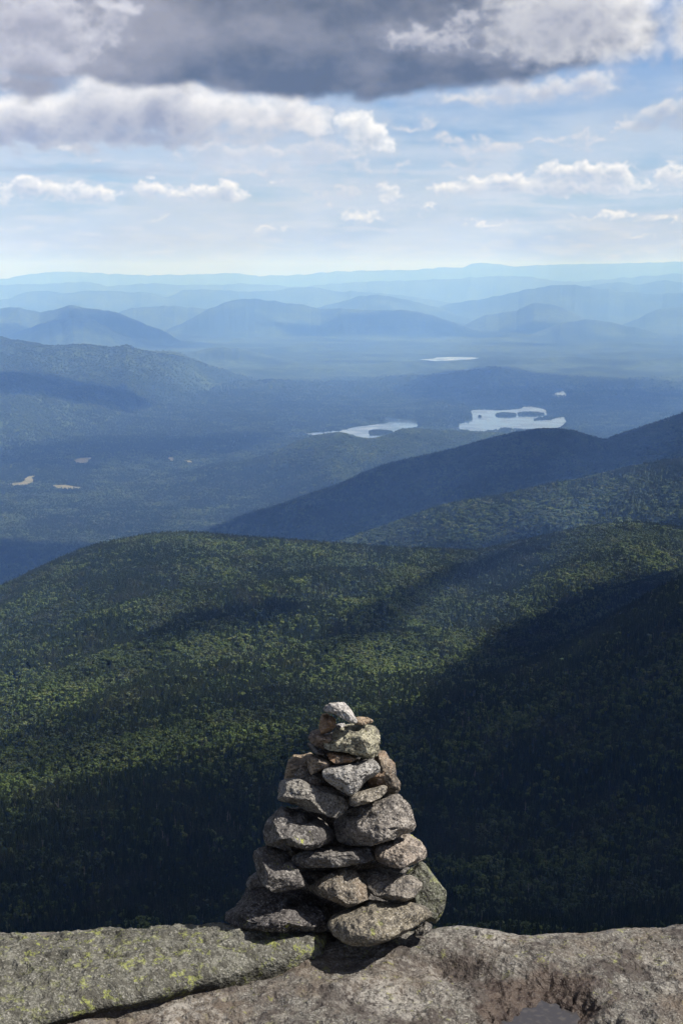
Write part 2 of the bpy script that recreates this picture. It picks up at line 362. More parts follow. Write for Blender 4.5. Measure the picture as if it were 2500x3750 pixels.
# every ridge: crest points (X, Y in a 1568 x 2352 view of the photo, distance in m), front slope, back slope, crest roundness, ravine depth
RIDGES = [
    # near spur of our own mountain, and the wooded ridge behind it
    dict(p=[(-500, 1960, 1080), (0, 1850, 1120), (350, 1735, 1180), (600, 1688, 1230), (800, 1655, 1270), (1000, 1600, 1320), (1150, 1550, 1380), (1300, 1480, 1440), (1450, 1385, 1500), (1568, 1320, 1540), (2100, 1150, 1600)], f=-1, b=0.42, w=90, n=0),
    dict(p=[(-500, 1540, 2500), (-200, 1440, 2520), (0, 1352, 2560), (100, 1305, 2580), (200, 1262, 2600), (300, 1238, 2600), (380, 1227, 2600), (560, 1236, 2620), (700, 1246, 2640), (800, 1254, 2650), (1000, 1264, 2700), (1100, 1264, 2750), (1200, 1243, 2800), (1350, 1212, 2850), (1450, 1203, 2900), (1568, 1213, 2950), (2100, 1240, 3000)], f=0.16, b=0.40, w=150, n=30),
    dict(p=[(600, 1330, 3500), (740, 1262, 3550), (820, 1230, 3600), (900, 1202, 3600), (1024, 1160, 3650), (1134, 1140, 3700), (1209, 1124, 3700), (1284, 1107, 3750), (1334, 1099, 3800), (1434, 1074, 3850), (1509, 1059, 3900), (1568, 1052, 3900), (2100, 960, 4000)], f=0.30, b=0.42, w=110, n=22),
    dict(p=[(300, 1300, 4600), (460, 1225, 4600), (560, 1183, 4600), (640, 1158, 4650), (720, 1130, 4650), (784, 1108, 4700), (834, 1084, 4700), (909, 1059, 4750), (984, 1042, 4750), (1059, 1024, 4800), (1109, 1009, 4800), (1184, 992, 4850), (1259, 982, 4900), (1309, 988, 4950), (1359, 1002, 5000), (1379, 1008, 5000), (1434, 992, 5050), (1509, 968, 5100), (1568, 948, 5100), (2100, 860, 5200)], f=0.30, b=0.45, w=100, n=28),
    dict(p=[(-100, 1260, 5900), (200, 1160, 6000), (300, 1124, 6100), (400, 1098, 6200), (475, 1073, 6300), (575, 1056, 6400), (625, 1041, 6450), (675, 1016, 6500), (734, 998, 6500), (784, 993, 6500), (834, 1005, 6550), (884, 1000, 6600), (924, 984, 6700), (984, 986, 6800), (1064, 990, 6900), (1134, 992, 7000), (1250, 1010, 7000), (1568, 1040, 7000)], f=0.17, b=0.24, w=160, n=26),
    # low rise behind the lake's right end, islands side
    dict(p=[(840, 1000, 9100), (884, 958, 9300), (934, 935, 9500), (984, 924, 9600), (1034, 932, 9600), (1075, 950, 9500), (1090, 990, 9500)], f=0.12, b=0.12, w=150, n=8),
    dict(p=[(780, 930, 11800), (899, 888, 12000), (984, 866, 12200), (1064, 853, 12300), (1134, 841, 12400), (1184, 851, 12400), (1334, 866, 12500), (1568, 880, 12500), (1900, 900, 12500)], f=0.14, b=0.14, w=220, n=22),
    # the long mountain side on the left
    dict(p=[(-500, 700, 10000), (-200, 735, 10300), (0, 773, 10800), (50, 782, 10900), (115, 792, 11000), (150, 791, 11100), (200, 791, 11200), (260, 796, 11300), (295, 793, 11400), (340, 806, 11500), (415, 818, 11700), (475, 836, 12000), (560, 866, 12300), (640, 900, 12500)], f=0.17, b=0.22, w=260, n=70),
    dict(p=[(260, 840, 12000), (320, 813, 12300), (345, 806, 12400), (380, 803, 12400), (410, 808, 12400), (440, 821, 12400), (500, 850, 12300)], f=0.15, b=0.2, w=120, n=15),
    dict(p=[(-300, 800, 8800), (-100, 830, 9000), (0, 853, 9200), (60, 858, 9300), (110, 874, 9400), (150, 886, 9400), (200, 888, 9500), (250, 892, 9600), (290, 910, 9700), (340, 940, 9800)], f=0.16, b=0.2, w=160, n=30),
    dict(p=[(340, 905, 11000), (480, 890, 11300), (560, 878, 11500), (640, 876, 11600), (700, 888, 11800), (780, 910, 11900)], f=0.1, b=0.1, w=300, n=20),
    dict(p=[(480, 948, 10600), (580, 930, 10800), (660, 926, 10900), (740, 934, 10800), (820, 950, 10500)], f=0.12, b=0.12, w=220, n=18),
    dict(p=[(300, 975, 9700), (380, 960, 9900), (460, 962, 9900), (520, 980, 9700)], f=0.12, b=0.12, w=200, n=18),
    dict(p=[(420, 818, 15000), (470, 802, 15500), (524, 800, 15500), (600, 812, 15500), (650, 836, 15000)], f=0.12, b=0.12, w=250, n=12),
    dict(p=[(560, 856, 14000), (630, 842, 14200), (665, 835, 14300), (700, 840, 14300), (790, 850, 14300), (860, 856, 14300), (900, 872, 14000)], f=0.10, b=0.12, w=250, n=12),
    dict(p=[(540, 830, 17000), (600, 818, 17400), (660, 817, 17500), (720, 824, 17500), (760, 836, 17200)], f=0.12, b=0.12, w=250, n=12),
    dict(p=[(1284, 838, 16300), (1334, 822, 16500), (1380, 815, 16800), (1450, 818, 16800), (1568, 822, 16800), (1900, 830, 16800)], f=0.1, b=0.12, w=300, n=20),
    # hills beyond
    dict(p=[(-400, 712, 20000), (0, 707, 20000), (40, 706, 20000), (80, 714, 20000), (110, 713, 19800), (125, 711, 19700), (160, 701, 19500), (200, 707, 19500), (265, 717, 19300), (320, 738, 19000), (380, 762, 18800), (440, 800, 18600)], f=0.30, b=0.25, w=250, n=90),
    dict(p=[(90, 745, 18300), (140, 733, 18300), (185, 727, 18200), (225, 738, 18200), (270, 765, 18000)], f=0.3, b=0.2, w=160, n=40),
    dict(p=[(200, 735, 25500), (265, 718, 25500), (300, 709, 25500), (345, 705, 25500), (395, 702, 25500), (440, 705, 25500), (470, 710, 25500), (540, 735, 25500)], f=0.3, b=0.25, w=400, n=70),
    dict(p=[(380, 760, 22500), (430, 737, 22600), (480, 710, 22800), (535, 689, 23000), (575, 686, 23000), (640, 693, 23000), (680, 697, 23000), (700, 698, 23000), (718, 706, 23000), (784, 709, 22500), (884, 712, 22300), (959, 714, 22300), (994, 724, 22200), (1060, 748, 22000)], f=0.22, b=0.25, w=350, n=100),
    dict(p=[(690, 720, 27500), (740, 702, 27500), (784, 692, 27500), (824, 680, 27500), (874, 677, 27500), (914, 684, 27500), (984, 700, 27500), (1040, 718, 27500), (1084, 735, 27500)], f=0.25, b=0.25, w=400, n=90),
    dict(p=[(1060, 750, 24000), (1100, 729, 24000), (1174, 714, 24000), (1224, 698, 24000), (1264, 700, 24000), (1309, 714, 24000), (1360, 745, 24000)], f=0.25, b=0.25, w=300, n=60),
    dict(p=[(960, 725, 29500), (1014, 702, 29500), (1059, 694, 29500), (1124, 682, 29500), (1199, 667, 29500), (1259, 656, 29500), (1314, 655, 29500), (1384, 662, 29500), (1459, 672, 29500), (1509, 674, 29500), (1568, 671, 29500), (1900, 690, 29500)], f=0.28, b=0.28, w=450, n=110),
    dict(p=[(1440, 742, 25000), (1484, 721, 25000), (1534, 708, 25000), (1568, 706, 25000), (1800, 700, 25000)], f=0.25, b=0.25, w=300, n=50),
    dict(p=[(1240, 760, 21500), (1284, 744, 21500), (1334, 735, 21500), (1409, 742, 21500), (1480, 758, 21500)], f=0.15, b=0.2, w=300, n=40),
    dict(p=[(-400, 700, 33000), (0, 688, 33000), (20, 686, 33000), (50, 673, 33000), (100, 668, 33000), (145, 672, 33000), (215, 667, 33000), (300, 669, 33000), (350, 672, 33000), (380, 681, 33000), (420, 668, 33500), (450, 666, 33500), (480, 666, 33500), (590, 669, 33500), (640, 664, 33500), (675, 660, 33500), (784, 668, 33500), (859, 673, 33500), (959, 684, 33500), (1060, 700, 33500), (1200, 690, 34000), (1300, 664, 34000), (1359, 655, 34000), (1419, 649, 34000), (1459, 652, 34000), (1509, 643, 34000), (1568, 647, 34000), (2000, 660, 34000)], f=0.3, b=0.3, w=500, n=120),
    dict(p=[(-400, 660, 41000), (0, 654, 41000), (90, 653, 41000), (210, 649, 41000), (250, 656, 41000), (330, 651, 41000), (450, 655, 41000), (560, 652, 41000), (700, 657, 41000), (784, 650, 41000), (900, 645, 41000), (1000, 642, 41000), (1234, 638, 41000), (1280, 645, 41000), (1400, 640, 41000), (1480, 634, 41000), (1568, 629, 41000), (2000, 640, 41000)], f=0.3, b=0.3, w=600, n=120),
    dict(p=[(-400, 645, 52000), (0, 640, 52000), (65, 630, 52000), (180, 623, 52000), (250, 628, 52000), (320, 631, 52000), (450, 629, 52000), (530, 627, 52000), (600, 632, 52000), (700, 629, 52000), (784, 622, 52000), (884, 620, 52000), (960, 618, 52000), (1009, 614, 52000), (1040, 613, 52000), (1064, 612, 52000), (1085, 605, 52000), (1104, 603, 52000), (1130, 604, 52000), (1150, 608, 52000), (1234, 609, 52000), (1284, 606, 52000), (1384, 605, 52000), (1484, 602, 52000), (1568, 600, 52000), (2000, 605, 52000)], f=0.3, b=0.3, w=700, n=100),
]
for q, rd in enumerate(RIDGES):
    rd['trees'] = (6, 9, 10, 12, 18)[q] if q < 5 else (9 if rd['p'][0][2] < 14500 else 0)
    k_ = 1.0 if q < 2 else (1.15, 1.25)[q - 2] if q < 4 else SC_FAR
    if q > 3: rd['w'] *= k_; rd['n'] *= k_ * (1.5 if q > 17 else 1.15)
    th, te, dd = [], [], []
    rd['p'] = [(X, Y, D * k_) for X, Y, D in rd['p']]
    for X, Y, D in rd['p']:
        d = dray(X, Y); th.append(math.atan2(d[0], d[1])); te.append(d[2] / math.hypot(d[0], d[1]) - rd.get('trees', 9) / D); dd.append(D)
    rd['th'], rd['te'], rd['D'] = map(np.array, (th, te, dd))


def smooth_interp(x, xp, fp):
    """monotone-ish cubic (Catmull-Rom) through the points, flat outside"""
    xp = np.asarray(xp); fp = np.asarray(fp, float)
    m = np.gradient(fp, xp); i = np.clip(np.searchsorted(xp, x) - 1, 0, len(xp) - 2)
    h = xp[i + 1] - xp[i]; t = np.clip((x - xp[i]) / h, 0, 1); t2 = t * t; t3 = t2 * t
    return (2 * t3 - 3 * t2 + 1) * fp[i] + (t3 - 2 * t2 + t) * h * m[i] + (-2 * t3 + 3 * t2) * fp[i + 1] + (t3 - t2) * h * m[i + 1]


PUDDLES = []


def height(th, r):
    """ground height at azimuth th (radians, 0 = +Y) and distance r (m); th, r arrays of one shape"""
    shp = np.shape(r); TH_ = np.ravel(th).astype(float); R_ = np.ravel(r).astype(float)
    X_ = R_ * np.sin(TH_); Y_ = R_ * np.cos(TH_)
    far = sstep(2500, 9000, R_)
    HH = FLOOR + (66 + 60 * sstep(13500, 17000, R_)) * np.clip(fbm2(X_ / 1500, Y_ / 1500, 5, 5), -.05, 1) * far + 22 * np.clip(fbm2(X_ / 2600, Y_ / 2600, 4, 9), 0, 1) * sstep(9500, 14000, R_)
    LOW = sstep(-0.38, -0.60, TH_) + sstep(0.38, 0.60, TH_)      # towards the sides of the world hills fade to plain noise
    SIDE = FLOOR + 130 * fbm2(X_ / 4000, Y_ / 4000, 3, 88)
    for q, rd in enumerate(RIDGES):
        lo = rd['D'].min(); hi = rd['D'].max(); zm = (rd['D'] * rd['te']).max() + EYE - FLOOR
        lo = 0 if rd['f'] < 0 else lo - zm / rd['f'] - 2 * rd['w'] - 100; hi = hi + zm / rd['b'] + 2 * rd['w'] + 100
        ix = np.nonzero((R_ > lo) & (R_ < hi) & (np.abs(TH_) < 0.9))[0]
        if not len(ix): continue
        th, r, x, y, H = TH_[ix], R_[ix], X_[ix], Y_[ix], HH[ix]
        tc_ = np.clip(th, -0.30, 0.30)
        D = smooth_interp(tc_, rd['th'], rd['D']); z = D * smooth_interp(tc_, rd['th'], rd['te']) + EYE
        if rd['p'][0][0] > -50 or rd['p'][-1][0] < 1618:                  # a hill with ends: sink beyond them
            e = np.clip(rd['th'][0] - th, 0, 9) + np.clip(th - rd['th'][-1], 0, 9)
            z = z - e * D * 0.35
        if q > 4: z = z + D * 0.0013 * fbm2(th * 95, th * 0 + q * 3.7 + 0.31, 3, 900 + q)
        u = r - D
        if rd['f'] < 0:                                          # the slope we stand on: from the near ground up to its shoulder
            t = np.clip(r / D, 0, 1)
            zn = EYE - np.tan(np.radians(28.3 - 2.2 * sstep(250, 620, r))) * r
            s_ = sstep(0.30, 1.0, t); front = zn * (1 - s_) + (z + (D - r) * 0.13) * s_
            front = np.where(r < D, front, z)
            h = front
            h = np.where(u > 0, -9000., h)
            h = h + 5 * fbm2(x / 160, y / 160, 4, 71) * sstep(300, 700, r) * (1 - 0.7 * np.exp(-(u / 80) ** 2))
        else:
            s_ = np.where(u < 0, rd['f'], rd['b'])
            drop = s_ * (np.sqrt(u * u + rd['w'] ** 2) - rd['w'])
            rv = fbm2(x / (rd['n'] * 16 + 60), y / (rd['n'] * 16 + 60), 5, 30 + q, 0.5, 2.0, 'ridge')
            h = z - drop - rd['n'] * np.clip(drop / (rd['n'] * 2.0 + 1), 0, 1) * (0.75 - 1.1 * rv) * 0.8
            if q == 1:                                           # joined to the near slope: one hillside, hollowed towards the right
                r0_ = RIDGES[0]; D1 = smooth_interp(tc_, r0_['th'], r0_['D']); z1 = D1 * smooth_interp(tc_, r0_['th'], r0_['te']) + EYE
                s1 = np.clip((r - D1) / (D - D1), 0, 1); sag = 10 + 62 * sstep(-0.02, 0.20, th)
                hf = z1 + (z - z1) * s1 - sag * 4 * s1 * (1 - s1) - 6 * np.sin(math.pi * s1) * (0.6 - rv) * 2
                h = np.where(r < D1, -9000., np.where(u < 0, hf, h))
                h = np.where(r < D1 - 1, h, h + 5 * fbm2(x / 160, y / 160, 4, 71) * np.exp(-((r - D1) / 200) ** 2) * 0.3)
            if q == 1:                                           # three spurs running down to the left
                a = (x * 0.77 - y * 0.64) + 26 * fbm2(x / 260, y / 260, 3, 72)
                h = h + 15 * (0.55 + 0.45 * sstep(-450, 100, x)) * np.cos((a + 1275) * 2 * math.pi / 200.0) * sstep(0, 320, -u) * sstep(0.0, 0.35, s1)
            h = h * (1 - LOW[ix]) + SIDE[ix] * LOW[ix]
        k = np.clip(0.004 * r, 4, 40) if q > 1 else 3.0
        m = np.maximum(H, h); HH[ix] = m + k * np.log(np.exp(np.clip((H - m) / k, -30, 0)) + np.exp(np.clip((h - m) / k, -30, 0))) * 0.6
    side = sstep(0.42, 0.95, np.abs(TH_))                         # our own mountain at the sides and behind
    own = EYE - 8 - R_ * 0.42 + 20 * fbm2(X_ / 300, Y_ / 300, 3, 99)
    HH = HH * (1 - side) + np.maximum(own, SIDE) * side
    return HH.reshape(shp)


# ---------------------------------------------------------------- the ground as one sheet reaching to the horizon
NR = 900
rr = 9.0 * (78000 / 9.0) ** (np.arange(NR) / (NR - 1.0))
inner = np.linspace(-0.38, 0.38, 960)
outer = np.linspace(0.38, 2 * math.pi - 0.38, 90)[1:-1]
thg = np.concatenate([inner, outer])
TH, RR = np.meshgrid(thg, rr, indexing='ij')
TH2 = np.where(TH > math.pi, TH - 2 * math.pi, TH)
ZZ = height(TH2, RR)
# the lakes lie in shallow basins: their beds are flattened when the water is laid (see LAKES)
co = np.stack([RR * np.sin(TH), RR * np.cos(TH), ZZ], -1).reshape(-1, 3)

m_ground, G, gb = material('forest_ground', 0.95, 0.1)
geo = m_ground.node_tree.nodes.new('ShaderNodeNewGeometry').outputs['Position']
n1 = G.noise(geo, 0.0013, 5.0, 0.55); n2 = G.noise(geo, 0.011, 5.0, 0.6); n3 = G.noise(geo, 0.06, 3.0, 0.6)
n1 = G.m('ADD', n1, G.m('MULTIPLY', G.m('SUBTRACT', G.noise(geo, 0.00035, 4.0, 0.6), 0.5), 0.8))
gc = G.mix(G.mr(n1, 0.35, 0.65), (0.011, 0.021, 0.011), (0.050, 0.072, 0.024))
gc = G.mix(G.mr(n2, 0.40, 0.66), gc, (0.014, 0.024, 0.015))
gc = G.mix(G.mr(n3, 0.52, 0.70, 0.0, 0.7), gc, (0.055, 0.074, 0.026))
gc = G.mix(G.mr(n3, 0.47, 0.30, 0.0, 0.8), gc, (0.008, 0.014, 0.009))
G.put(gb.inputs['Base Color'], gc)
bp = m_ground.node_tree.nodes.new('ShaderNodeBump'); bp.inputs['Strength'].default_value = 1.0; bp.inputs['Distance'].default_value = 9.0
G.put(bp.inputs['Height'], G.m('ADD', G.noise(geo, 0.05, 4.0, 0.65), G.m('MULTIPLY', n2, 1.5)))
G.put(gb.inputs['Normal'], bp.outputs[0])
ground = mesh_obj('terrain', co, grid_faces(len(thg), NR, wrap=True), m_ground)
tag(ground, 'wooded hills and valley floor falling away below the summit to the far blue ridges', 'terrain', kind='structure')

# horizon line per azimuth, to know which ground the view can reach (a little margin for a step aside)
TEMAX = np.maximum.accumulate((ZZ[:960] - EYE) / RR[:960], axis=1)


def visible(th, r, z, h=9.0, margin=0.0):
    i = np.clip(np.round((th + 0.38) / 0.76 * 959).astype(int), 0, 959)
    j = np.clip(np.floor(np.log(r / 9.0) / math.log(78000 / 9.0) * (NR - 1)).astype(int), 0, NR - 1)
    return (z + h - EYE) / r >= TEMAX[i, j] - margin


# =====================================================================
# FORESTS
# =====================================================================
def foliage_material(name, stops, patch):
    m, N, b = material(name, 0.85, 0.12)
    oi = m.node_tree.nodes.new('ShaderNodeObjectInfo')
    c = N.ramp(oi.outputs['Random'], stops)
    loc = oi.outputs['Location']
    p = N.mr(N.noise(loc, 0.006, 4.0, 0.6), 0.38, 0.62)
    c = N.mix(N.m('MULTIPLY', p, 0.75), c, patch)
    p2 = N.mr(N.noise(loc, 0.022, 3.0, 0.6), 0.50, 0.68)
    c = N.mix(N.m('MULTIPLY', p2, 0.5), c, (0.058, 0.062, 0.036))
    tcn = m.node_tree.nodes.new('ShaderNodeTexCoord').outputs['Object']
    c = N.mix(N.mr(N.noise(tcn, 7.0, 3.0, 0.6), 0.35, 0.65, 0.0, 0.5), c, (0.010, 0.018, 0.010))
    N.put(b.inputs['Base Color'], c)
    return m


M_CON = foliage_material('conifer_needles', [(0, (0.013, 0.024, 0.012)), (0.5, (0.023, 0.037, 0.016)), (1, (0.040, 0.056, 0.021))], (0.026, 0.037, 0.017))
M_BRD = foliage_material('birch_leaves', [(0, (0.036, 0.058, 0.017)), (0.4, (0.060, 0.088, 0.022)), (0.8, (0.082, 0.110, 0.029)), (1, (0.104, 0.120, 0.044))], (0.028, 0.042, 0.017))
M_DEAD, ND, bd = material('weathered_dead_wood', 0.9, 0.1)
od = M_DEAD.node_tree.nodes.new('ShaderNodeObjectInfo')
ND.put(bd.inputs['Base Color'], ND.ramp(od.outputs['Random'], [(0, (0.045, 0.038, 0.034)), (0.6, (0.085, 0.075, 0.070)), (1, (0.17, 0.155, 0.145))]))


def tri_mesh(name, v, f, mats, mi=None):
    me = bpy.data.meshes.new(name); me.from_pydata([tuple(p) for p in v], [], f)
    for m in mats: me.materials.append(m)
    if mi: me.polygons.foreach_set('material_index', mi)
    me.update(); return me


def stick(v, f, a, b, ra, rb, n=4):
    a = Vector(a); b = Vector(b); d = (b - a).normalized(); u = d.orthogonal().normalized(); w = d.cross(u); k = len(v)
    for p, r in ((a, ra), (b, rb)):
        for i in range(n):
            t = 2 * math.pi * i / n; v.append(p + (u * math.cos(t) + w * math.sin(t)) * r)
    for i in range(n): f.append((k + i, k + (i + 1) % n, k + n + (i + 1) % n, k + n + i))


def conifer(seed, wide):
    rn = random.Random(seed); v, f, mi = [], [], []
    stick(v, f, (0, 0, -0.1), (0, 0, 0.9), 0.014, 0.004); mi += [1] * len(f)
    tiers = 9
    for t in range(tiers):
        z = 0.10 + 0.86 * t / tiers; r = wide * (1 - z) ** 0.8 + 0.012; n = rn.randint(8, 10); k = len(v)
        ph = rn.random() * 6
        v.append((0, 0, z + 0.17))
        for i in range(2 * n):
            a = ph + math.pi * i / n; q = r * (rn.uniform(0.75, 1.2) if i % 2 else rn.uniform(0.35, 0.6))
            v.append((q * math.cos(a), q * math.sin(a), z - q * 0.22 + rn.uniform(-.015, .015)))
        for i in range(2 * n):
            f.append((k, k + 1 + i, k + 1 + (i + 1) % (2 * n))); mi.append(0)
    return tri_mesh('conifer', v, f, [M_CON, M_DEAD], mi)


def broadleaf(seed, wide, tall=1.0):
    rn = random.Random(seed); v, f, mi = [], [], []
    stick(v, f, (0, 0, -0.1), (rn.uniform(-.03, .03), rn.uniform(-.03, .03), 0.7), 0.018, 0.008); mi += [1] * len(f)
    lobes = [(rn.uniform(-.5, .5) * wide, rn.uniform(-.5, .5) * wide, rn.uniform(0.45, 0.82), rn.uniform(.45, .75) * wide) for _ in range(7)]
    for (x, y, z, r) in lobes:
        for _ in range(20):
            d = Vector((rn.gauss(0, 1), rn.gauss(0, 1), rn.gauss(0, 1) + 0.3)).normalized()
            p = Vector((x, y, z)) + Vector((d.x * r, d.y * r, d.z * r * 0.8)) * rn.uniform(0.75, 1.08)
            s = wide * rn.uniform(0.22, 0.36)
            nrm = (d + Vector((rn.gauss(0, .22), rn.gauss(0, .22), rn.gauss(0, .22)))).normalized(); u = nrm.orthogonal().normalized(); w = nrm.cross(u)
            k = len(v); a0 = rn.random() * 6
            for i in range(4):
                a = a0 + i * 1.5708; v.append(p + (u * math.cos(a) + w * math.sin(a)) * s * rn.uniform(.7, 1.2))
            f.append((k, k + 1, k + 2, k + 3)); mi.append(0)
    return tri_mesh('birch', v, f, [M_BRD, M_DEAD], mi)


def snag_mesh(seed, fork=False):
    rn = random.Random(seed); v, f = [], []
    bend = (rn.uniform(-.06, .06), rn.uniform(-.06, .06))
    mid = (bend[0] * .6, bend[1] * .6, .55)
    stick(v, f, (0, 0, -0.06), mid, 0.026, 0.018, 6); stick(v, f, mid, (bend[0] * 1.6, bend[1] * 1.6, 1.0), 0.018, 0.005, 6)
    for i in range(rn.randint(5, 11)):
        z = rn.uniform(.35, .92); a = rn.random() * 6.28; L = rn.uniform(.07, .24) * (1.25 - z)
        b = (bend[0] * z, bend[1] * z, z); stick(v, f, b, (b[0] + L * math.cos(a), b[1] + L * math.sin(a), z + L * rn.uniform(.2, 1.0)), 0.011, 0.003, 3)
    if fork: stick(v, f, (0, 0, .45), (-.20, .0, .86), 0.013, 0.004, 5); stick(v, f, (0, 0, .5), (.16, .0, .78), 0.011, 0.004, 5)
    return tri_mesh('dead_tree', v, f, [M_DEAD])


KINDS = [conifer(1, .19), conifer(2, .23), conifer(3, .16), broadleaf(4, .30), broadleaf(5, .36), broadleaf(6, .27), snag_mesh(7), snag_mesh(8)]
PROTO = [bpy.data.objects.new('tree_kind', me) for me in KINDS]      # only instanced inside the forests, never placed themselves


def forest_nodes():
    g = bpy.data.node_groups.new('plant_trees', 'GeometryNodeTree')
    g.interface.new_socket('Geometry', in_out='INPUT', socket_type='NodeSocketGeometry')
    g.interface.new_socket('Geometry', in_out='OUTPUT', socket_type='NodeSocketGeometry')
    N = g.nodes; L = g.links; gi = N.new('NodeGroupInput'); go = N.new('NodeGroupOutput')
    g2i = N.new('GeometryNodeGeometryToInstance') if False else None
    jn = N.new('GeometryNodeJoinGeometry')
    for o in reversed(PROTO):
        oi = N.new('GeometryNodeObjectInfo'); oi.inputs['Object'].default_value = o; oi.inputs['As Instance'].default_value = True
        L.new(oi.outputs['Geometry'], jn.inputs[0])
    ip = N.new('GeometryNodeInstanceOnPoints'); ip.inputs['Pick Instance'].default_value = True
    L.new(gi.outputs[0], ip.inputs['Points']); L.new(jn.outputs[0], ip.inputs['Instance'])

    def attr(n, t):
        a = N.new('GeometryNodeInputNamedAttribute'); a.data_type = t; a.inputs[0].default_value = n; return a.outputs[0]
    L.new(attr('kind_no', 'INT'), ip.inputs['Instance Index']); L.new(attr('turn', 'FLOAT_VECTOR'), ip.inputs['Rotation']); L.new(attr('size', 'FLOAT_VECTOR'), ip.inputs['Scale'])
    L.new(ip.outputs[0], go.inputs[0]); return g


FN = forest_nodes()
rng = np.random.default_rng(11)


def plant(name, label, r0, r1, spacing, h0, h1, snags, broad, keep=None, th0=-0.35, th1=0.35, margin=0.004, fat=1.0, fade=None):
    area = (th1 - th0) * (r1 * r1 - r0 * r0) / 2; n = int(area / spacing ** 2)
    th = rng.uniform(th0, th1, n); r = np.sqrt(rng.uniform(r0 * r0, r1 * r1, n))
    x, y = r * np.sin(th), r * np.cos(th)
    z = height(th, r)
    ok = visible(th, r, z, h1, margin)
    if fade: ok &= rng.random(n) < sstep(fade[1], fade[0], r)
    if keep is not None: ok &= keep(x, y, z, th, r)
    ok &= fbm2(x / 14, y / 14, 2, 201) > -0.38
    x, y, z, th, r = (a[ok] for a in (x, y, z, th, r)); n = len(x)
    mixn = fbm2(x / 220, y / 220, 4, 140) + 0.5 * fbm2(x / 45, y / 45, 2, 150)
    mixn = mixn + np.where(r > 5800, 0.9 * fbm2(x / 900, y / 900, 4, 160), 0)
    u = rng.random(n); isb = u < np.clip(broad + 1.1 * mixn + np.where(r > 5800, 0.8 * sstep(FLOOR + 40, FLOOR + 160, z) - 0.3, 0), 0.06, 0.96)
    kind = np.where(isb, rng.integers(3, 6, n), rng.integers(0, 3, n))
    kind = np.where(rng.random(n) < snags, rng.integers(6, 8, n), kind)
    hh = rng.uniform(h0, h1, n) * np.where(isb, 0.84, 1.12) * (0.66 + 0.62 * rng.random(n)); w = fat * rng.uniform(0.85, 1.25, n)
    w = np.where(kind > 5, 0.8, w)
    size = np.stack([hh * w, hh * w, hh], -1); turn = np.stack([rng.uniform(-.06, .06, n), rng.uniform(-.06, .06, n), rng.uniform(0, 6.28, n)], -1)
    me = bpy.data.meshes.new(name); me.vertices.add(n)
    me.vertices.foreach_set('co', np.stack([x, y, z - 0.4], -1).astype(np.float32).ravel())
    a = me.attributes.new('kind_no', 'INT', 'POINT'); a.data.foreach_set('value', kind.astype(np.int32))
    for nm, arr in (('size', size), ('turn', turn)):
        a = me.attributes.new(nm, 'FLOAT_VECTOR', 'POINT'); a.data.foreach_set('vector', arr.astype(np.float32).ravel())
    o = bpy.data.objects.new(name, me); COL.objects.link(o)
    md = o.modifiers.new('trees', 'NODES'); md.node_group = FN

    return tag(o, label, 'forest', kind='stuff')


def ridge_r(q, th):
    rd = RIDGES[q]; return smooth_interp(th, rd['th'], rd['D'])


plant('forest', 'dark mixed forest of the near slope in cloud shadow right behind the cairn', 430, 1660, 3.1, 5.5, 8.5, 0.035, 0.28, keep=lambda x, y, z, th, r: r < ridge_r(0, th) + 30, margin=0.03)
plant('forest', 'green wooded ridge in the middle with bands of sunlight and shade', 1050, 3150, 3.15, 6.2, 9.2, 0.02, 0.42, keep=lambda x, y, z, th, r: (r > ridge_r(0, th) + 30) & (r < ridge_r(1, th) + 160), margin=0.006, fat=1.15)
plant('forest', 'dark blue wooded ridges behind the green ridge, sloping down from the right', 3000, 6700, 7.2, 9, 13, 0.0, 0.5, keep=lambda x, y, z, th, r: (r > ridge_r(1, th) + 160), margin=0.002, fat=1.7)


def on_land(x, y, z, th, r):
    return ~in_water(x, y)
# =====================================================================
# LAKES, CLEARINGS
# =====================================================================
LEVEL = -899.0 * SC_FAR + EYE


def flat_pts(pts, z=LEVEL):
    out = []
    for X, Y in pts:
        d = dray(X, Y); t = (z - EYE) / d[2]; out.append((d[0] * t, d[1] * t))
    return np.array(out)


def inside(x, y, poly):
    c = np.zeros(np.shape(x), bool); n = len(poly)
    for i in range(n):
        x0, y0 = poly[i]; x1, y1 = poly[(i + 1) % n]
        if y0 == y1: continue
        c ^= ((y0 > y) != (y1 > y)) & (x < (x1 - x0) * (y - y0) / (y1 - y0) + x0)
    return c


def jag(poly, n=12, amp=0.06, seed=0):
    """finer, more irregular shoreline"""
    p = np.asarray(poly); q = np.roll(p, -1, 0); t = (np.arange(n) / n)[None, :, None]
    s = p[:, None] * (1 - t) + q[:, None] * t; L = np.hypot(*(q - p).T)[:, None]
    nx = np.stack([-(q - p)[:, 1], (q - p)[:, 0]], -1)[:, None] / (L[..., None] + 1e-9)
    w = fbm2(s[..., 0] / 45, s[..., 1] / 130, 4, 300 + seed) * np.minimum(L * amp * 2.5, 28)
    return (s + nx * w[..., None]).reshape(-1, 2)


def crop3(*pts): return [(784 + a * .5, 564.5 + b * .5) for a, b in pts]
def crop2(*pts): return [(a * .5, 564.5 + b * .5) for a, b in pts]


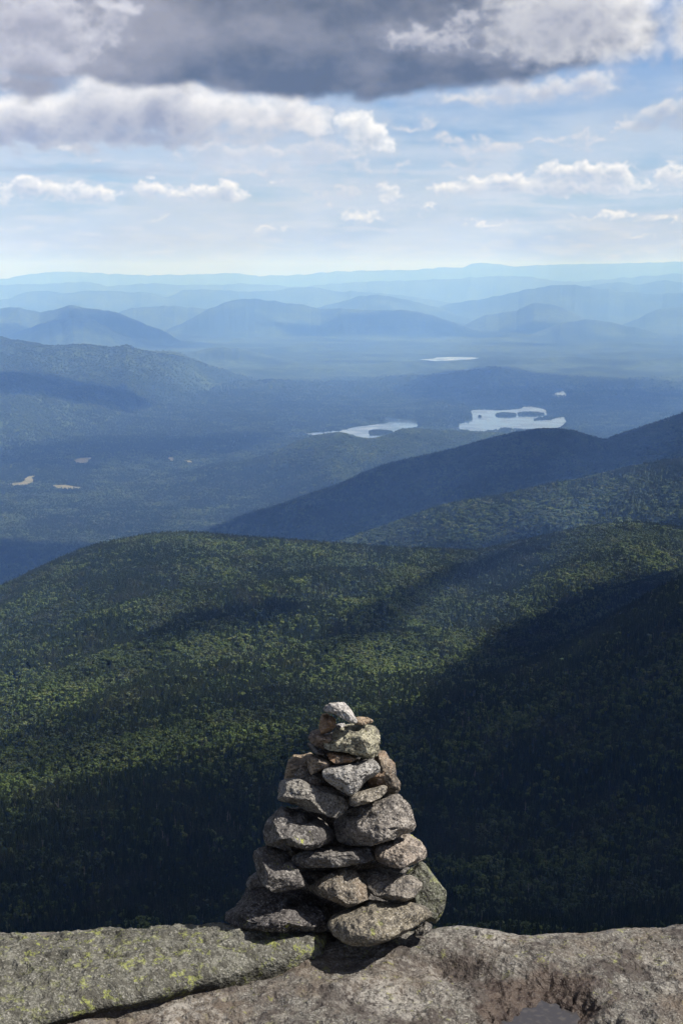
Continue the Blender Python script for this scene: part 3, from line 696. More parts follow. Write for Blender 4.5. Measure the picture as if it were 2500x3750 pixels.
LAKES = [
    ('small_lake', 'pale left lake with a wooded island, reaching behind the sunlit ridge', crop3((-170, 862), (-60, 853), (0, 848), (60, 833), (120, 825), (195, 818), (215, 806), (190, 800), (225, 793), (262, 797), (300, 800), (340, 803), (353, 826), (320, 840), (290, 855), (250, 870), (230, 882), (180, 892), (60, 894), (-20, 882), (-120, 876))),
    ('lake', 'bright large lake at centre right, dotted with dark wooded islands', crop3((455, 836), (540, 832), (532, 816), (560, 810), (600, 797), (592, 770), (596, 755), (650, 753), (720, 756), (790, 752), (828, 748), (832, 740), (870, 738), (905, 747), (938, 755), (944, 776), (930, 785), (900, 793), (884, 799), (890, 802), (960, 800), (985, 790), (1022, 787), (1034, 808), (1004, 832), (950, 844), (800, 850), (740, 848), (700, 858), (600, 860), (560, 852))),
    ('far_lake', 'thin silvery lake far off above the large lake', crop3((350, 524), (420, 518), (440, 512), (520, 510), (590, 512), (630, 516), (590, 522), (520, 526), (430, 530), (380, 526))),
    ('pond', 'tiny bright pond to the right beyond the large lake', crop3((962, 686), (985, 675), (1010, 668), (1026, 676), (1038, 690), (1015, 698), (985, 696))),
]
ISLANDS = [
    ('long dark wooded island in the middle of the large lake', crop3((704, 778), (714, 772), (740, 769), (790, 772), (802, 777), (800, 783), (760, 788), (715, 785))),
    ('dark wooded island touching the right arm of the large lake', crop3((806, 774), (815, 769), (850, 766), (890, 767), (925, 772), (926, 779), (890, 781), (815, 781))),
    ('small dark islet near the left shore of the large lake', crop3((627, 785), (633, 782), (640, 785), (638, 789), (629, 788))),
    ('dark wooded island in the left lake', crop3((126, 856), (140, 850), (170, 849), (215, 853), (234, 858), (230, 864), (180, 868), (126, 868))),
]
MEADOWS = [
    ('straw coloured narrow clearing in the valley forest, the largest one', crop2((318, 982), (370, 976), (420, 973), (480, 970), (530, 965), (548, 966), (510, 975), (450, 978), (420, 985), (400, 996), (370, 998), (345, 992)), -901),
    ('brownish clearing at the left edge of the valley', crop2((20, 1088), (60, 1080), (110, 1078), (122, 1062), (150, 1056), (175, 1056), (160, 1068), (150, 1082), (120, 1092), (80, 1092)), -901),
    ('thin pale strip of clearing right of the brownish one', crop2((240, 1100), (300, 1099), (400, 1104), (408, 1108), (330, 1107), (260, 1105)), -901),
    ('tiny pale clearing in the middle of the valley', crop2((766, 974), (782, 971), (802, 973), (800, 978), (780, 977)), -901),
    ('tiny pale clearing right of the other tiny one', crop2((845, 986), (870, 985), (888, 988), (860, 990)), -901),
]
LAKE_POLY = []


def sheet(name, poly, z, mat):
    bm = bmesh.new(); vs = [bm.verts.new((float(a), float(b), z)) for a, b in poly]
    fc = bm.faces.new(vs); bmesh.ops.triangulate(bm, faces=[fc]); bmesh.ops.recalc_face_normals(bm, faces=bm.faces)
    me = bpy.data.meshes.new(name); bm.to_mesh(me); bm.free()
    if me.polygons[0].normal.z < 0: me.flip_normals()
    me.materials.append(mat); o = bpy.data.objects.new(name, me); COL.objects.link(o); return o


m_water, Wn, wb = material('lake_water', 0.10, 0.5)
wb.inputs['Base Color'].default_value = (0.03, 0.05, 0.07, 1); wb.inputs['IOR'].default_value = 3.2
wgeo = m_water.node_tree.nodes.new('ShaderNodeNewGeometry').outputs['Position']
wbp = m_water.node_tree.nodes.new('ShaderNodeBump'); wbp.inputs['Strength'].default_value = 0.25; wbp.inputs['Distance'].default_value = 1.0
Wn.put(wbp.inputs['Height'], Wn.noise(wgeo, 0.02, 3.0)); Wn.put(wb.inputs['Normal'], wbp.outputs[0])
Wn.put(wb.inputs['Roughness'], Wn.mr(Wn.noise(wgeo, 0.006, 3.0), 0.4, 0.6, 0.04, 0.2))
m_meadow, Mn, mb = material('dry_meadow', 0.95, 0.1)
mgeo = m_meadow.node_tree.nodes.new('ShaderNodeNewGeometry').outputs['Position']
Mn.put(mb.inputs['Base Color'], Mn.mix(Mn.mr(Mn.noise(mgeo, 0.02, 4.0), 0.4, 0.62), (0.135, 0.125, 0.075), (0.085, 0.090, 0.05)))

for i, (nm, lb, pts) in enumerate(LAKES):
    pl = jag(flat_pts(pts), 10, 0.06, i); LAKE_POLY.append(pl)
    tag(sheet(nm, pl, LEVEL, m_water), lb, 'lake', kind='structure')
ISL = [jag(flat_pts(p), 6, 0.08, 20 + i) for i, (_, p) in enumerate(ISLANDS)]
MEAD = []
for i, (lb, pts, zz) in enumerate(MEADOWS):
    my = sum(q[1] for q in pts) / len(pts); pts = [(a, b + (4.5 if b > my else 0)) for a, b in pts]
    pl = jag(flat_pts(pts, zz * SC_FAR + EYE + 0.0), 8, 0.10, 40 + i); MEAD.append(pl)

# press the ground flat below the water, lift it at the islands
vz = co.reshape(-1, 3); sel = np.nonzero((vz[:, 1] > 5000) & (np.abs(vz[:, 0]) < 12000) & (vz[:, 1] < 27000) & (vz[:, 2] < LEVEL + 120))[0]
X0, Y0 = vz[sel, 0], vz[sel, 1]; zz_ = vz[sel, 2].copy()


def edge_dist(x, y, poly):
    p = poly; q = np.roll(p, -1, 0); best = np.full(len(x), 1e9)
    bx0, by0 = p.min(0) - 700; bx1, by1 = p.max(0) + 700
    m = np.nonzero((x > bx0) & (x < bx1) & (y > by0) & (y < by1))[0]
    xx, yy = x[m], y[m]; bb = best[m]
    for (ax, ay), (cx, cy_) in zip(p, q):
        dx, dy = cx - ax, cy_ - ay; t = np.clip(((xx - ax) * dx + (yy - ay) * dy) / (dx * dx + dy * dy + 1e-9), 0, 1)
        bb = np.minimum(bb, np.hypot(xx - ax - t * dx, yy - ay - t * dy))
    best[m] = bb; return best


for pl in LAKE_POLY:
    ins_ = inside(X0, Y0, pl); ds = edge_dist(X0, Y0, pl)
    lim = np.where(ins_, LEVEL - 3 - 0.02 * ds, LEVEL + np.where(ds < 120, -1.5, (ds - 120) * 0.04))
    zz_ = np.minimum(zz_, lim)
for pl in MEAD:
    ins_ = inside(X0, Y0, pl); ds = edge_dist(X0, Y0, pl)
    zz_ = np.where(ins_ | (ds < 150), np.minimum(zz_, LEVEL - 6), zz_)
vz[sel, 2] = zz_
ground.data.vertices.foreach_set('co', vz.astype(np.float32).ravel()); ground.data.update()
for (lb, _, zz1), pl in zip(MEADOWS, MEAD):
    tag(sheet('meadow', pl, zz1 * SC_FAR + EYE, m_meadow), lb, 'meadow', kind='structure')


def dome(name, poly, z, h, mat):
    """a low wooded islet: shoreline ring, rising to its middle"""
    c = poly.mean(0); n = len(poly); v = []; f = []
    levels = [(1.0, -2.0), (0.97, 0.4), (0.8, h * .5), (0.5, h * .85), (0.2, h)]
    for s, dz in levels:
        for p in poly: q = c + (p - c) * s; v.append((q[0], q[1], z + dz))
    for k in range(len(levels) - 1):
        for i in range(n): f.append((k * n + i, k * n + (i + 1) % n, (k + 1) * n + (i + 1) % n, (k + 1) * n + i))
    v.append((c[0], c[1], z + h)); t = len(v) - 1
    me = bpy.data.meshes.new(name); me.from_pydata(v, [], f + [((len(levels) - 1) * n + i, (len(levels) - 1) * n + (i + 1) % n, t) for i in range(n)])
    me.polygons.foreach_set('use_smooth', [True] * len(me.polygons)); me.materials.append(mat)
    o = bpy.data.objects.new(name, me); COL.objects.link(o); return o


for (lb, _), pl in zip(ISLANDS, ISL):
    tag(dome('island', pl, LEVEL, 2.5, m_ground), lb, 'island', kind='structure')


def plant_at(name, label, poly_list, spacing, h0, h1, z, fat=1.3, broad=0.25):
    xs, ys = [], []
    for pl in poly_list:
        a, b = pl.min(0), pl.max(0); n = int((b[0] - a[0]) * (b[1] - a[1]) / spacing ** 2) + 4
        x = rng.uniform(a[0], b[0], n); y = rng.uniform(a[1], b[1], n); k = inside(x, y, pl); xs.append(x[k]); ys.append(y[k])
    x = np.concatenate(xs); y = np.concatenate(ys); n = len(x)
    make_forest(name, label, x, y, np.full(n, z), h0, h1, fat, broad)


def make_forest(name, label, x, y, z, h0, h1, fat, broad):
    n = len(x); isb = rng.random(n) < broad; kind = np.where(isb, rng.integers(3, 6, n), rng.integers(0, 3, n))
    hh = rng.uniform(h0, h1, n); w = fat * rng.uniform(.85, 1.2, n)
    me = bpy.data.meshes.new(name); me.vertices.add(n); me.vertices.foreach_set('co', np.stack([x, y, z], -1).astype(np.float32).ravel())
    a = me.attributes.new('kind_no', 'INT', 'POINT'); a.data.foreach_set('value', kind.astype(np.int32))
    for nm, arr in (('size', np.stack([hh * w, hh * w, hh], -1)), ('turn', np.stack([hh * 0, hh * 0, rng.uniform(0, 6.28, n)], -1))):
        a = me.attributes.new(nm, 'FLOAT_VECTOR', 'POINT'); a.data.foreach_set('vector', arr.astype(np.float32).ravel())
    o = bpy.data.objects.new(name, me); COL.objects.link(o); md = o.modifiers.new('trees', 'NODES'); md.node_group = FN

    return tag(o, label, 'forest', kind='stuff')


plant_at('forest', 'dark trees covering the islands in the lakes', ISL, 8.0, 9, 15, LEVEL + 0.5, 1.6, 0.15)


def dry(x, y, z, th, r):
    k = np.ones(len(x), bool)
    for pl in LAKE_POLY + MEAD: k &= ~inside(x, y, pl)
    return k


plant('forest', 'paler sunlit woods on the low ridge in front of the lakes and across the valley floor', 6200, 9900, 9.5, 12, 16, 0.0, 0.62, keep=dry, margin=0.0, fat=1.9)
plant('forest', 'fine blue grey woods around the lakes', 9900, 17500, 14.0, 10, 14, 0.0, 0.5, keep=dry, margin=0.0, fat=2.3, fade=(11500, 17500))

# single dead trees that stand out on the near slope
SN = [snag_mesh(20 + i) for i in range(6)] + [snag_mesh(40, True)]
spots = [(217, 2983, 1.25, 6)]
rs = random.Random(5)
cl = [(620, 3120), (600, 3090), (830, 3030), (860, 3060), (720, 3060), (700, 3070), (690, 3110), (420, 3190), (380, 3110), (310, 3230), (790, 3140), (805, 3150), (770, 3180), (880, 3060), (845, 3020), (760, 2750), (690, 2870), (950, 2950),
      (1762, 2590), (1830, 2580), (1700, 2560), (1755, 2650), (1940, 2630), (2060, 2550), (2090, 2500), (2010, 2480), (2160, 2640), (1560, 2600), (1600, 2780), (1640, 2770), (1690, 2760), (1650, 2840), (1735, 2860), (1840, 2860), (1690, 2680),
      (2040, 2980), (1920, 2990), (1850, 3110), (2330, 3200), (1980, 3260), (1930, 3290), (1700, 2640), (2220, 2900), (2100, 2700), (1880, 2760)]
for a, b in cl: spots.append((a, b, rs.uniform(.8, 1.25), rs.randrange(6)))
while len(spots) < 60:
    a = rs.uniform(10, 2490); b = rs.uniform(2350, 3380)
    if 880 < a < 1640 and b > 2600: continue
    spots.append((a, b, rs.uniform(.6, 1.15), rs.randrange(6)))
rr_s = np.linspace(500, 1600, 900)
for i, (a, b, s, kd) in enumerate(spots):
    d = ray(a, b); t_ = math.atan2(d[0], d[1]); te = d[2] / math.hypot(d[0], d[1])
    hz = height(np.full(900, t_), rr_s); hit = np.nonzero(hz - EYE >= te * rr_s)[0]
    if not len(hit) or rr_s[hit[0]] > float(ridge_r(0, np.array([t_]))[0]) + 60 or hit[0] == 0: continue
    r_ = rr_s[hit[0]]; o = bpy.data.objects.new('dead_tree', SN[kd]); COL.objects.link(o)
    o.location = (r_ * math.sin(t_), r_ * math.cos(t_), hz[hit[0]]); h_ = 10.5 * s
    o.scale = (h_ * 1.1, h_ * 1.1, h_); o.rotation_euler = (rs.uniform(-.06, .06), rs.uniform(-.1, .1), 0 if kd == 6 else rs.random() * 6.28)
    if kd == 6: tag(o, 'pale forked dead tree standing alone at the far left of the dark slope', 'dead tree', 'bare dead trees on the near slope')
    else: tag(o, 'bare grey dead tree sticking up out of the dark near slope', 'dead tree', 'bare dead trees on the near slope')
# =====================================================================
# CLOUDS out of view, placed and shaped for the shadows they lay on the hills (closed soft volumes, high above the haze)
# =====================================================================
def ico(sub):
    bm = bmesh.new(); bmesh.ops.create_icosphere(bm, subdivisions=sub, radius=1.0)
    v = np.array([q.co[:] for q in bm.verts]); f = np.array([[w.index for w in q.verts] for q in bm.faces]); bm.free(); return v, f


def cloud_mat(dens):
    m = bpy.data.materials.new('cloud'); m.use_nodes = True; m.node_tree.nodes.clear()
    a = m.node_tree.nodes.new('ShaderNodeVolumePrincipled'); a.inputs['Color'].default_value = (.9, .9, .92, 1); a.inputs['Density'].default_value = dens
    o = m.node_tree.nodes.new('ShaderNodeOutputMaterial'); m.node_tree.links.new(a.outputs[0], o.inputs['Volume']); return m


M_CL = {}
IV, IF = ico(4)
def cloud_obj(v, f, dens, lb):
    M_CL.setdefault(dens, cloud_mat(dens))
    return tag(mesh_obj('cloud', v, f, M_CL[dens]), lb, 'cloud', kind='stuff')


def ground_hit(X, Y):
    d = dray(X, Y); t_ = math.atan2(d[0], d[1]); te = d[2] / math.hypot(d[0], d[1])
    r = 400 * (36000 / 400.) ** (np.arange(1500) / 1499.); h = height(np.full(1500, t_), r) + 6 - EYE
    k = np.nonzero(h >= te * r)[0]; k = k[0] if len(k) else 1499
    return np.array([r[k] * math.sin(t_), r[k] * math.cos(t_), h[k] + EYE])


def street(upper, lower, alt, dens, lb, seed):
    """a long bank of cloud whose shadow falls between two lines across the hillside"""
    n = 40; s = np.linspace(0, 1, n); out = []
    for line in (upper, lower):
        g = np.array([ground_hit(*q) for q in line]); L = np.concatenate([[0], np.cumsum(np.linalg.norm(np.diff(g[:, :2], axis=0), axis=1))]); L /= L[-1]
        g = np.stack([smooth_interp(s, L, g[:, k]) for k in range(3)], -1)
        t = (alt - g[:, 2]) / SUN_DIR.z; out.append(np.stack([g[:, 0] + SUN_DIR.x * t, g[:, 1] + SUN_DIR.y * t], -1))
    if min((alt - EYE) / np.hypot(q[:, 0], q[:, 1]).max() for q in out) < 0.215: return None      # would stand in the picture
    U, Lw = out; mid = (U + Lw) / 2; half = (U - Lw) / 2; hw = np.linalg.norm(half, axis=1)
    tap = np.sqrt(np.clip(np.minimum(s / .16, (1 - s) / .16), 0, 1))[:, None]; m = 14; v = []
    for k in range(m):
        a = 2 * math.pi * k / m; w = 1 + 0.16 * fbm2(s * 14 + seed, np.full(n, k * .7), 3, seed)[:, None]
        xy = mid + half * math.cos(a) * 1.05 * (0.15 + 0.85 * tap) * w; z = alt + math.sin(a) * np.clip(hw * .16, 9, 80) * (tap[:, 0] * .9 + .1)
        v.append(np.concatenate([xy, z[:, None]], 1))
    v = np.array(v); f = [(k * n + i, ((k + 1) % m) * n + i, ((k + 1) % m) * n + i + 1, k * n + i + 1) for k in range(m) for i in range(n - 1)]
    v = v.reshape(-1, 3); c0 = len(v); v = np.vstack([v, [*mid[0], alt], [*mid[-1], alt]])
    f += [(k * n, c0, c0, ((k + 1) % m) * n) for k in range(0)]
    me = bpy.data.meshes.new('cloud')
    tri = [(((k + 1) % m) * n, k * n, c0) for k in range(m)] + [(k * n + n - 1, ((k + 1) % m) * n + n - 1, c0 + 1) for k in range(m)]
    me.from_pydata([tuple(q) for q in v], [], f + tri); me.update(); bm = bmesh.new(); bm.from_mesh(me); bmesh.ops.recalc_face_normals(bm, faces=bm.faces); bm.to_mesh(me); bm.free()
    M_CL.setdefault(dens, cloud_mat(dens)); me.materials.append(M_CL[dens])
    o = bpy.data.objects.new('cloud', me); COL.objects.link(o); return tag(o, lb, 'cloud', kind='stuff')


SHADOWS = [  # ground x, y, z below; half length, half width, turn (deg from +X); cloud height; density
    (167, 826, -400, 1150, 425, 34, 1000, .0105, 'large broken cumulus that keeps the near slope in shade'),
    (640, 4620, -600, 1250, 430, 8, 1500, .016, 'wide cloud that darkens the blue ridge left of the lakes view'),
    (620, 3230, -600, 620, 210, 6, 1300, .014, 'cloud that darkens the fold right behind the green ridge'),
    (-900, 4350, -900, 900, 520, 0, 1500, .014, 'cloud that darkens the valley at the left behind the green ridge'),
    (-3200, 18200, -700, 1700, 800, 0, 5200, .005, 'unseen cloud shading the far left hills'),
    (900, 21300, -700, 1900, 700, 0, 6200, .005, 'unseen cloud shading the far central hills'),
]
street([(1275, 1236), (1150, 1262), (1000, 1312), (880, 1368), (780, 1425), (660, 1485)], [(1300, 1252), (1190, 1288), (1070, 1338), (965, 1398), (865, 1476), (745, 1545)], 1000, .07, 'long cloud street shading the ridge between its two bright strips', 3)
street([(1600, 1262), (1460, 1318), (1335, 1368), (1205, 1428), (1090, 1502), (985, 1576), (905, 1650)], [(1660, 1330), (1500, 1400), (1360, 1450), (1240, 1520), (1130, 1590), (1020, 1660), (930, 1720)], 1020, .026, 'long cloud street shading the hollow at the right of the green ridge', 5)
street([(740, 1352), (600, 1378), (480, 1392), (380, 1428), (250, 1480)], [(720, 1400), (620, 1428), (500, 1455), (400, 1485), (280, 1525)], 1050, .035, 'faint cloud street shading the left part of the green ridge', 7)
street([(-60, 1660), (150, 1640), (350, 1612), (560, 1582), (740, 1562)], [(-60, 1810), (150, 1770), (350, 1725), (560, 1675), (770, 1640)], 1040, .022, 'thin unseen cloud street added to soften the edge of the large shadow on the near slope', 17)  # added bank, dims the slope the large cloud leaves too bright
street([(-60, 1012), (200, 1005), (450, 998), (700, 990)], [(-60, 1072), (200, 1078), (450, 1058), (640, 1018)], 3000, .005, 'unseen bank of cloud added to shade the valley floor left of the low sunlit ridge', 9)  # added cloud, darkens the valley so the low ridge stands out
street([(-30, 850), (110, 862), (250, 885), (370, 918)], [(-30, 905), (120, 915), (260, 940), (340, 945)], 3900, .018, 'cloud shading the middle of the long left mountain side', 11)
street([(880, 885), (1000, 858), (1134, 838), (1330, 862), (1620, 868)], [(900, 905), (1050, 925), (1200, 945), (1400, 948), (1620, 930)], 4600, .010, 'broad unseen bank of cloud shading the woods behind the large lake', 13)
rc_ = random.Random(21); WORDS = ['small', 'wide', 'ragged', 'long', 'round', 'flat', 'thin', 'dense']
PLACES = ['left', 'centre', 'right']
for k in range(9):  # clouds scattered at random, added only to shade more of the far ground
    r_ = rc_.uniform(8500, 22500) / 1.0; t_ = rc_.uniform(-.25, .25); x_, y_ = r_ * math.sin(t_), r_ * math.cos(t_)
    if 200 < x_ < 2200 and 7800 < y_ < 10500: continue
    a_ = r_ * rc_.uniform(.025, .05)
    SHADOWS.append((x_, y_, -850, a_, a_ * rc_.uniform(.35, .7), rc_.uniform(-20, 20), max(2600, r_ * .27), rc_.uniform(.004, .009), '%s unseen cloud added to shade ground about %d km away on the %s side' % (WORDS[k % 8], round(r_ * 1.35 / 1000), PLACES[int((t_ + .25) / .167)])))
for i, (gx, gy, gz, a, b, rot, alt, dens, lb) in enumerate(SHADOWS):
    if i > 0:
        k_ = {1: 1.25, 2: 1.15, 3: 1.3}.get(i, 1.35); gx, gy, gz, a, b, dens, alt = gx * k_, gy * k_, gz * k_, a * k_, b * k_, dens / k_, alt * k_
    t = (alt - gz) / SUN_DIR.z; cx, cy_ = gx + SUN_DIR.x * t, gy + SUN_DIR.y * t
    v = IV.copy(); n = fbm3(v + i * 7, 1.9, 4, 500 + i)[:, None]; v = v * (1 + (0.42 if b > 100 else 0.30) * n)
    th_ = 0.30 * min(a, b) + 40
    v[:, 2] = np.where(v[:, 2] < 0, v[:, 2] * 0.4, v[:, 2])
    v = v * np.array([a, b, th_]); c_, s_ = math.cos(R(rot)), math.sin(R(rot))
    v = np.stack([v[:, 0] * c_ - v[:, 1] * s_ + cx, v[:, 0] * s_ + v[:, 1] * c_ + cy_, v[:, 2] + alt], -1)
    M_CL.setdefault(dens, cloud_mat(dens))
    o = mesh_obj('cloud', v, IF, M_CL[dens]); tag(o, lb, 'cloud', kind='stuff')

# =====================================================================
# SUMMIT ROCK
# =====================================================================
def on_plane(px, py, z=0.0):
    d = ray(px, py); t = (z - EYE) / d[2]; return d[0] * t, d[1] * t


def granite(name, tint, dark=(0.045, 0.042, 0.042), lichen=0.0, lichen_scale=14.0, rust=0.0, speck=1.0, blotch=0.5, bump=1.0, seed=0.0, lcol=(0.33, 0.36, 0.075), layered=False, pale=1.35, coords='Object'):
    """weathered granite: mineral grains, darker crusts, pale and yellow-green lichens, iron stain"""
    m, N, b = material(name, 0.82, 0.25); t = m.node_tree
    p = t.nodes.new('ShaderNodeTexCoord').outputs[coords]
    p = N.vm('ADD', p, (seed * 3.1, seed * 1.7, -seed * 2.3))
    big = N.noise(p, 7.0, 5.0, 0.6); mid = N.noise(p, 32.0, 5.0, 0.65, 0.4); fine = N.noise(p, 150.0, 4.0, 0.7)
    grain = N.vor(p, 260.0, 'F1', out='Color'); gr = N.sep(grain)[0]
    c = N.mix(N.mr(big, 0.32, 0.68), tuple(v * 0.74 for v in tint), tuple(min(1, v * 1.15) for v in tint))
    c = N.mix(N.mr(fine, 0.50, 0.62, 0, 0.95 * speck), c, tuple(min(.8, v * pale + 0.07) for v in tint))
    c = N.mix(N.mr(gr, 0.72, 0.90, 0, 0.75 * speck), c, dark)
    c = N.mix(N.mr(gr, 0.20, 0.05, 0, 0.35 * speck), c, (0.42, 0.40, 0.37))
    c = N.mix(N.mr(mid, 0.53, 0.59, 0, blotch), c, tuple(v * 0.9 for v in dark))
    c = N.mix(N.mr(N.noise(N.vm('ADD', p, (2, 5, 1)), 11.0, 7.0, 0.78, 0.2), 0.52, 0.565, 0, blotch * 0.85), c, tuple(v * 1.1 for v in dark))
    c = N.mix(N.mr(N.noise(p, 18.0, 6.0, 0.75, 0.2), 0.57, 0.62, 0, 0.6), c, tuple(min(.8, v * 1.5 + .03) for v in tint))
    if rust: c = N.mix(N.mr(N.noise(p, 12.0, 4.0, 0.6), 0.45, 0.62, 0, rust), c, (0.28, 0.13, 0.045))
    if lichen:
        ln = N.noise(p, lichen_scale, 6.0, 0.72, 0.2); l2 = N.noise(N.vm('ADD', p, (7, 7, 7)), lichen_scale * 3.2, 5.0, 0.75)
        lm = N.m('MULTIPLY', N.mr(ln, 0.64 - 0.12 * lichen, 0.665 - 0.12 * lichen), N.mr(l2, 0.46, 0.51))
        lm = N.m('MULTIPLY', lm, N.mr(N.noise(p, 5.0, 3.0, 0.6), 0.36, 0.58, 0.25, 1.0))
        lc = N.mix(N.mr(fine, 0.4, 0.6), tuple(v * 0.72 for v in lcol), lcol)
        c = N.mix(N.m('MULTIPLY', lm, 0.85), c, lc)
    N.put(b.inputs['Base Color'], c)
    h = N.m('ADD', N.m('MULTIPLY', fine, 0.30), N.m('ADD', N.m('MULTIPLY', mid, 0.9), N.m('MULTIPLY', gr, 0.10)))
    h = N.m('ADD', h, N.m('MULTIPLY', N.vor(p, 46.0, 'F1', 2.0, 0.6), 0.5))
    if layered:
        q = N.vm('MULTIPLY', p, (6, 6, 60)); h = N.m('ADD', h, N.m('MULTIPLY', N.noise(q, 1.0, 4.0, 0.6), 1.5))
    bn = t.nodes.new('ShaderNodeBump'); bn.inputs['Strength'].default_value = 1.0; bn.inputs['Distance'].default_value = 0.012 * bump
    N.put(bn.inputs['Height'], h); N.put(b.inputs['Normal'], bn.outputs[0])
    return m, N, b, c, p, mid, big


# outline of the crest seen against the woods, and of the long crack (photo pixels)
CR_R = [(-1500, 3420), (-600, 3415), (0, 3415), (600, 3410), (1200, 3410), (1400, 3410), (1560, 3396), (1620, 3386), (1690, 3381), (1760, 3386), (1830, 3398), (1900, 3416), (1950, 3418), (2000, 3413), (2047, 3408), (2120, 3408), (2190, 3400), (2246, 3389), (2330, 3385), (2440, 3388), (2470, 3378), (2520, 3377), (3000, 3385), (4200, 3400)]
CR_L = [(-2500, 3440), (-700, 3432), (-200, 3424), (0, 3413), (50, 3404), (150, 3404), (230, 3397), (330, 3394), (400, 3388), (520, 3389), (620, 3383), (720, 3384), (800, 3380), (900, 3384), (1100, 3388), (1240, 3396), (1400, 3400), (1800, 3400)]


def crest_fn(pts, z, ahead):
    xs, ys = [], []
    for a, b in pts: q = on_plane(a, b - 15, z); xs.append(q[0]); ys.append(q[1])
    return lambda x: np.interp(x, xs, ys) - ahead


def nonuni(a0, a1, lo, hi, fine, coarse):
    mid = np.arange(a0, a1, fine); L = []; s = fine; v = a0
    while v > lo: s = min(s * 1.25, coarse); v -= s; L.append(v)
    Rr = []; s = fine; v = mid[-1]
    while v < hi: s = min(s * 1.25, coarse); v += s; Rr.append(v)
    return np.concatenate([np.array(L[::-1]), mid, np.array(Rr)])


POOL = [on_plane(a, b, -0.036) for a, b in [(1838, 3760), (1860, 3744), (1900, 3722), (1935, 3693), (1968, 3683), (2000, 3678), (2030, 3681), (2052, 3698), (2078, 3712), (2090, 3735), (2098, 3760), (2110, 3840), (2080, 3930), (1960, 3960), (1850, 3900), (1815, 3820)]]
POOL = np.array(POOL)
EDGE_PX = [(-900, 4010), (-300, 3880), (0, 3795), (120, 3768), (199, 3746), (279, 3722), (380, 3700), (478, 3684), (560, 3662), (622, 3643), (717, 3615), (790, 3600), (861, 3579), (957, 3551), (1020, 3540), (1076, 3527), (1120, 3514), (1155, 3506), (1185, 3488), (1198, 3460), (1204, 3430), (1210, 3405), (1214, 3380)]
EDGE = np.array([on_plane(a, b, 0.0) for a, b in EDGE_PX])


def poly_dist(x, y, P, closed=False):
    best = np.full(x.shape, 1e9); n = len(P)
    for i in range(n if closed else n - 1):
        ax, ay = P[i]; bx_, by_ = P[(i + 1) % n]; dx, dy = bx_ - ax, by_ - ay
        t = np.clip(((x - ax) * dx + (y - ay) * dy) / (dx * dx + dy * dy + 1e-12), 0, 1)
        best = np.minimum(best, np.hypot(x - ax - t * dx, y - ay - t * dy))
    return best


crest_r = crest_fn(CR_R, 0.0, 0.085)


def rock_relief(x, y, s=0):
    t = fbm2(x * 2.0, y * 3.4, 5, 402 + s, 0.55) * 5; st_ = np.floor(t) + sstep(0.40, 0.60, t - np.floor(t))   # thin sheets flaked off
    ck = fbm2(x * 2.6 + 5, y * 3.1, 4, 404 + s, 0.5); ck = sstep(0.016, 0.0, np.abs(ck)) * sstep(-0.1, 0.2, fbm2(x * 1.1, y * 1.1, 2, 405 + s))
    return (0.0065 * st_ - 0.007 * ck + 0.010 * fbm2(x * 3.8, y * 5, 3, 406 + s, 0.5, 2.0, 'ridge') + 0.022 * fbm2(x * 1.6, y * 1.6, 4, 401 + s) + 0.0105 * fbm2(x * 9, y * 9, 4, 411 + s, 0.55, 2.1, 'ridge') + 0.0060 * fbm2(x * 38, y * 38, 4, 421 + s, 0.6)
            - 0.010 * sstep(0.35, 0.6, fbm2(x * 6.5, y * 9, 3, 431 + s)))


def base_z(x, y):
    z = rock_relief(x, y) * sstep(0.02, 0.25, np.abs(y - crest_r(x) - .085) + 0.1)
    d = poly_dist(x, y, EDGE); z = z - 0.040 * sstep(0.030, 0.006, d) * np.interp(x, [EDGE[9, 0], EDGE[13, 0], EDGE[17, 0]], [1.0, .5, .12])                  # the crack
    dp = poly_dist(x, y, POOL, True); ip = inside(x, y, POOL); sd = np.where(ip, -dp, dp) + 0.016 * fbm2(x * 20, y * 20, 4, 441) + 0.010 * fbm2(x * 60, y * 60, 3, 442)
    z = z * sstep(-0.03, 0.06, sd) - 0.036 * sstep(0.10, -0.01, sd) - 0.022 * sstep(0.02, -0.04, sd) - 0.016 * sstep(0.02, 0.3, fbm2(x * 13, y * 13, 4, 451, 0.6)) * sstep(0.20, 0.02, sd)
    for hx, hy, hr, hd in ((1640, 3530, .10, .016), (1600, 3500, .05, .012), (1700, 3545, .05, .010)):   # worn hollow right of the cairn
        q = on_plane(hx, hy); z = z - hd * np.exp(-((x - q[0]) ** 2 + ((y - q[1]) * 1.6) ** 2) / hr ** 2)
    u = y - crest_r(x); z = z - np.where(u > 0, 2.3 * u * u, 0) - np.where(u > 0.5, 5 * (u - .5) ** 2, 0)
    z = np.maximum(z, -9 - 0 * u); return z


gx = nonuni(-1.15, 1.15, -14, 14, 0.0036, 0.7); gy = nonuni(2.55, 3.75, -12, 8, 0.0036, 0.7)
GX, GY = np.meshgrid(gx, gy, indexing='ij')
m_rock, Rn, rb, rc, rp, rmid, rbig = granite('summit_granite', (0.104, 0.099, 0.088), dark=(0.05, 0.042, 0.040), lichen=0.5, lichen_scale=30.0, blotch=0.55, bump=0.9, speck=0.8, lcol=(0.24, 0.25, 0.08))
pc = POOL[:10].mean(0)                                                             # dark wet crust round the pool
dst = Rn.vm('LENGTH', Rn.vm('MULTIPLY', Rn.vm('SUBTRACT', rp, (float(pc[0]), float(pc[1] + 0.02), 0.0)), (0.85, 1.0, 0.0)))
wet = Rn.mr(Rn.m('ADD', dst, Rn.m('MULTIPLY', Rn.m('SUBTRACT', Rn.noise(rp, 11.0, 6.0, 0.7), 0.5), 0.26)), 0.165, 0.09)
q2 = on_plane(1640, 3520)
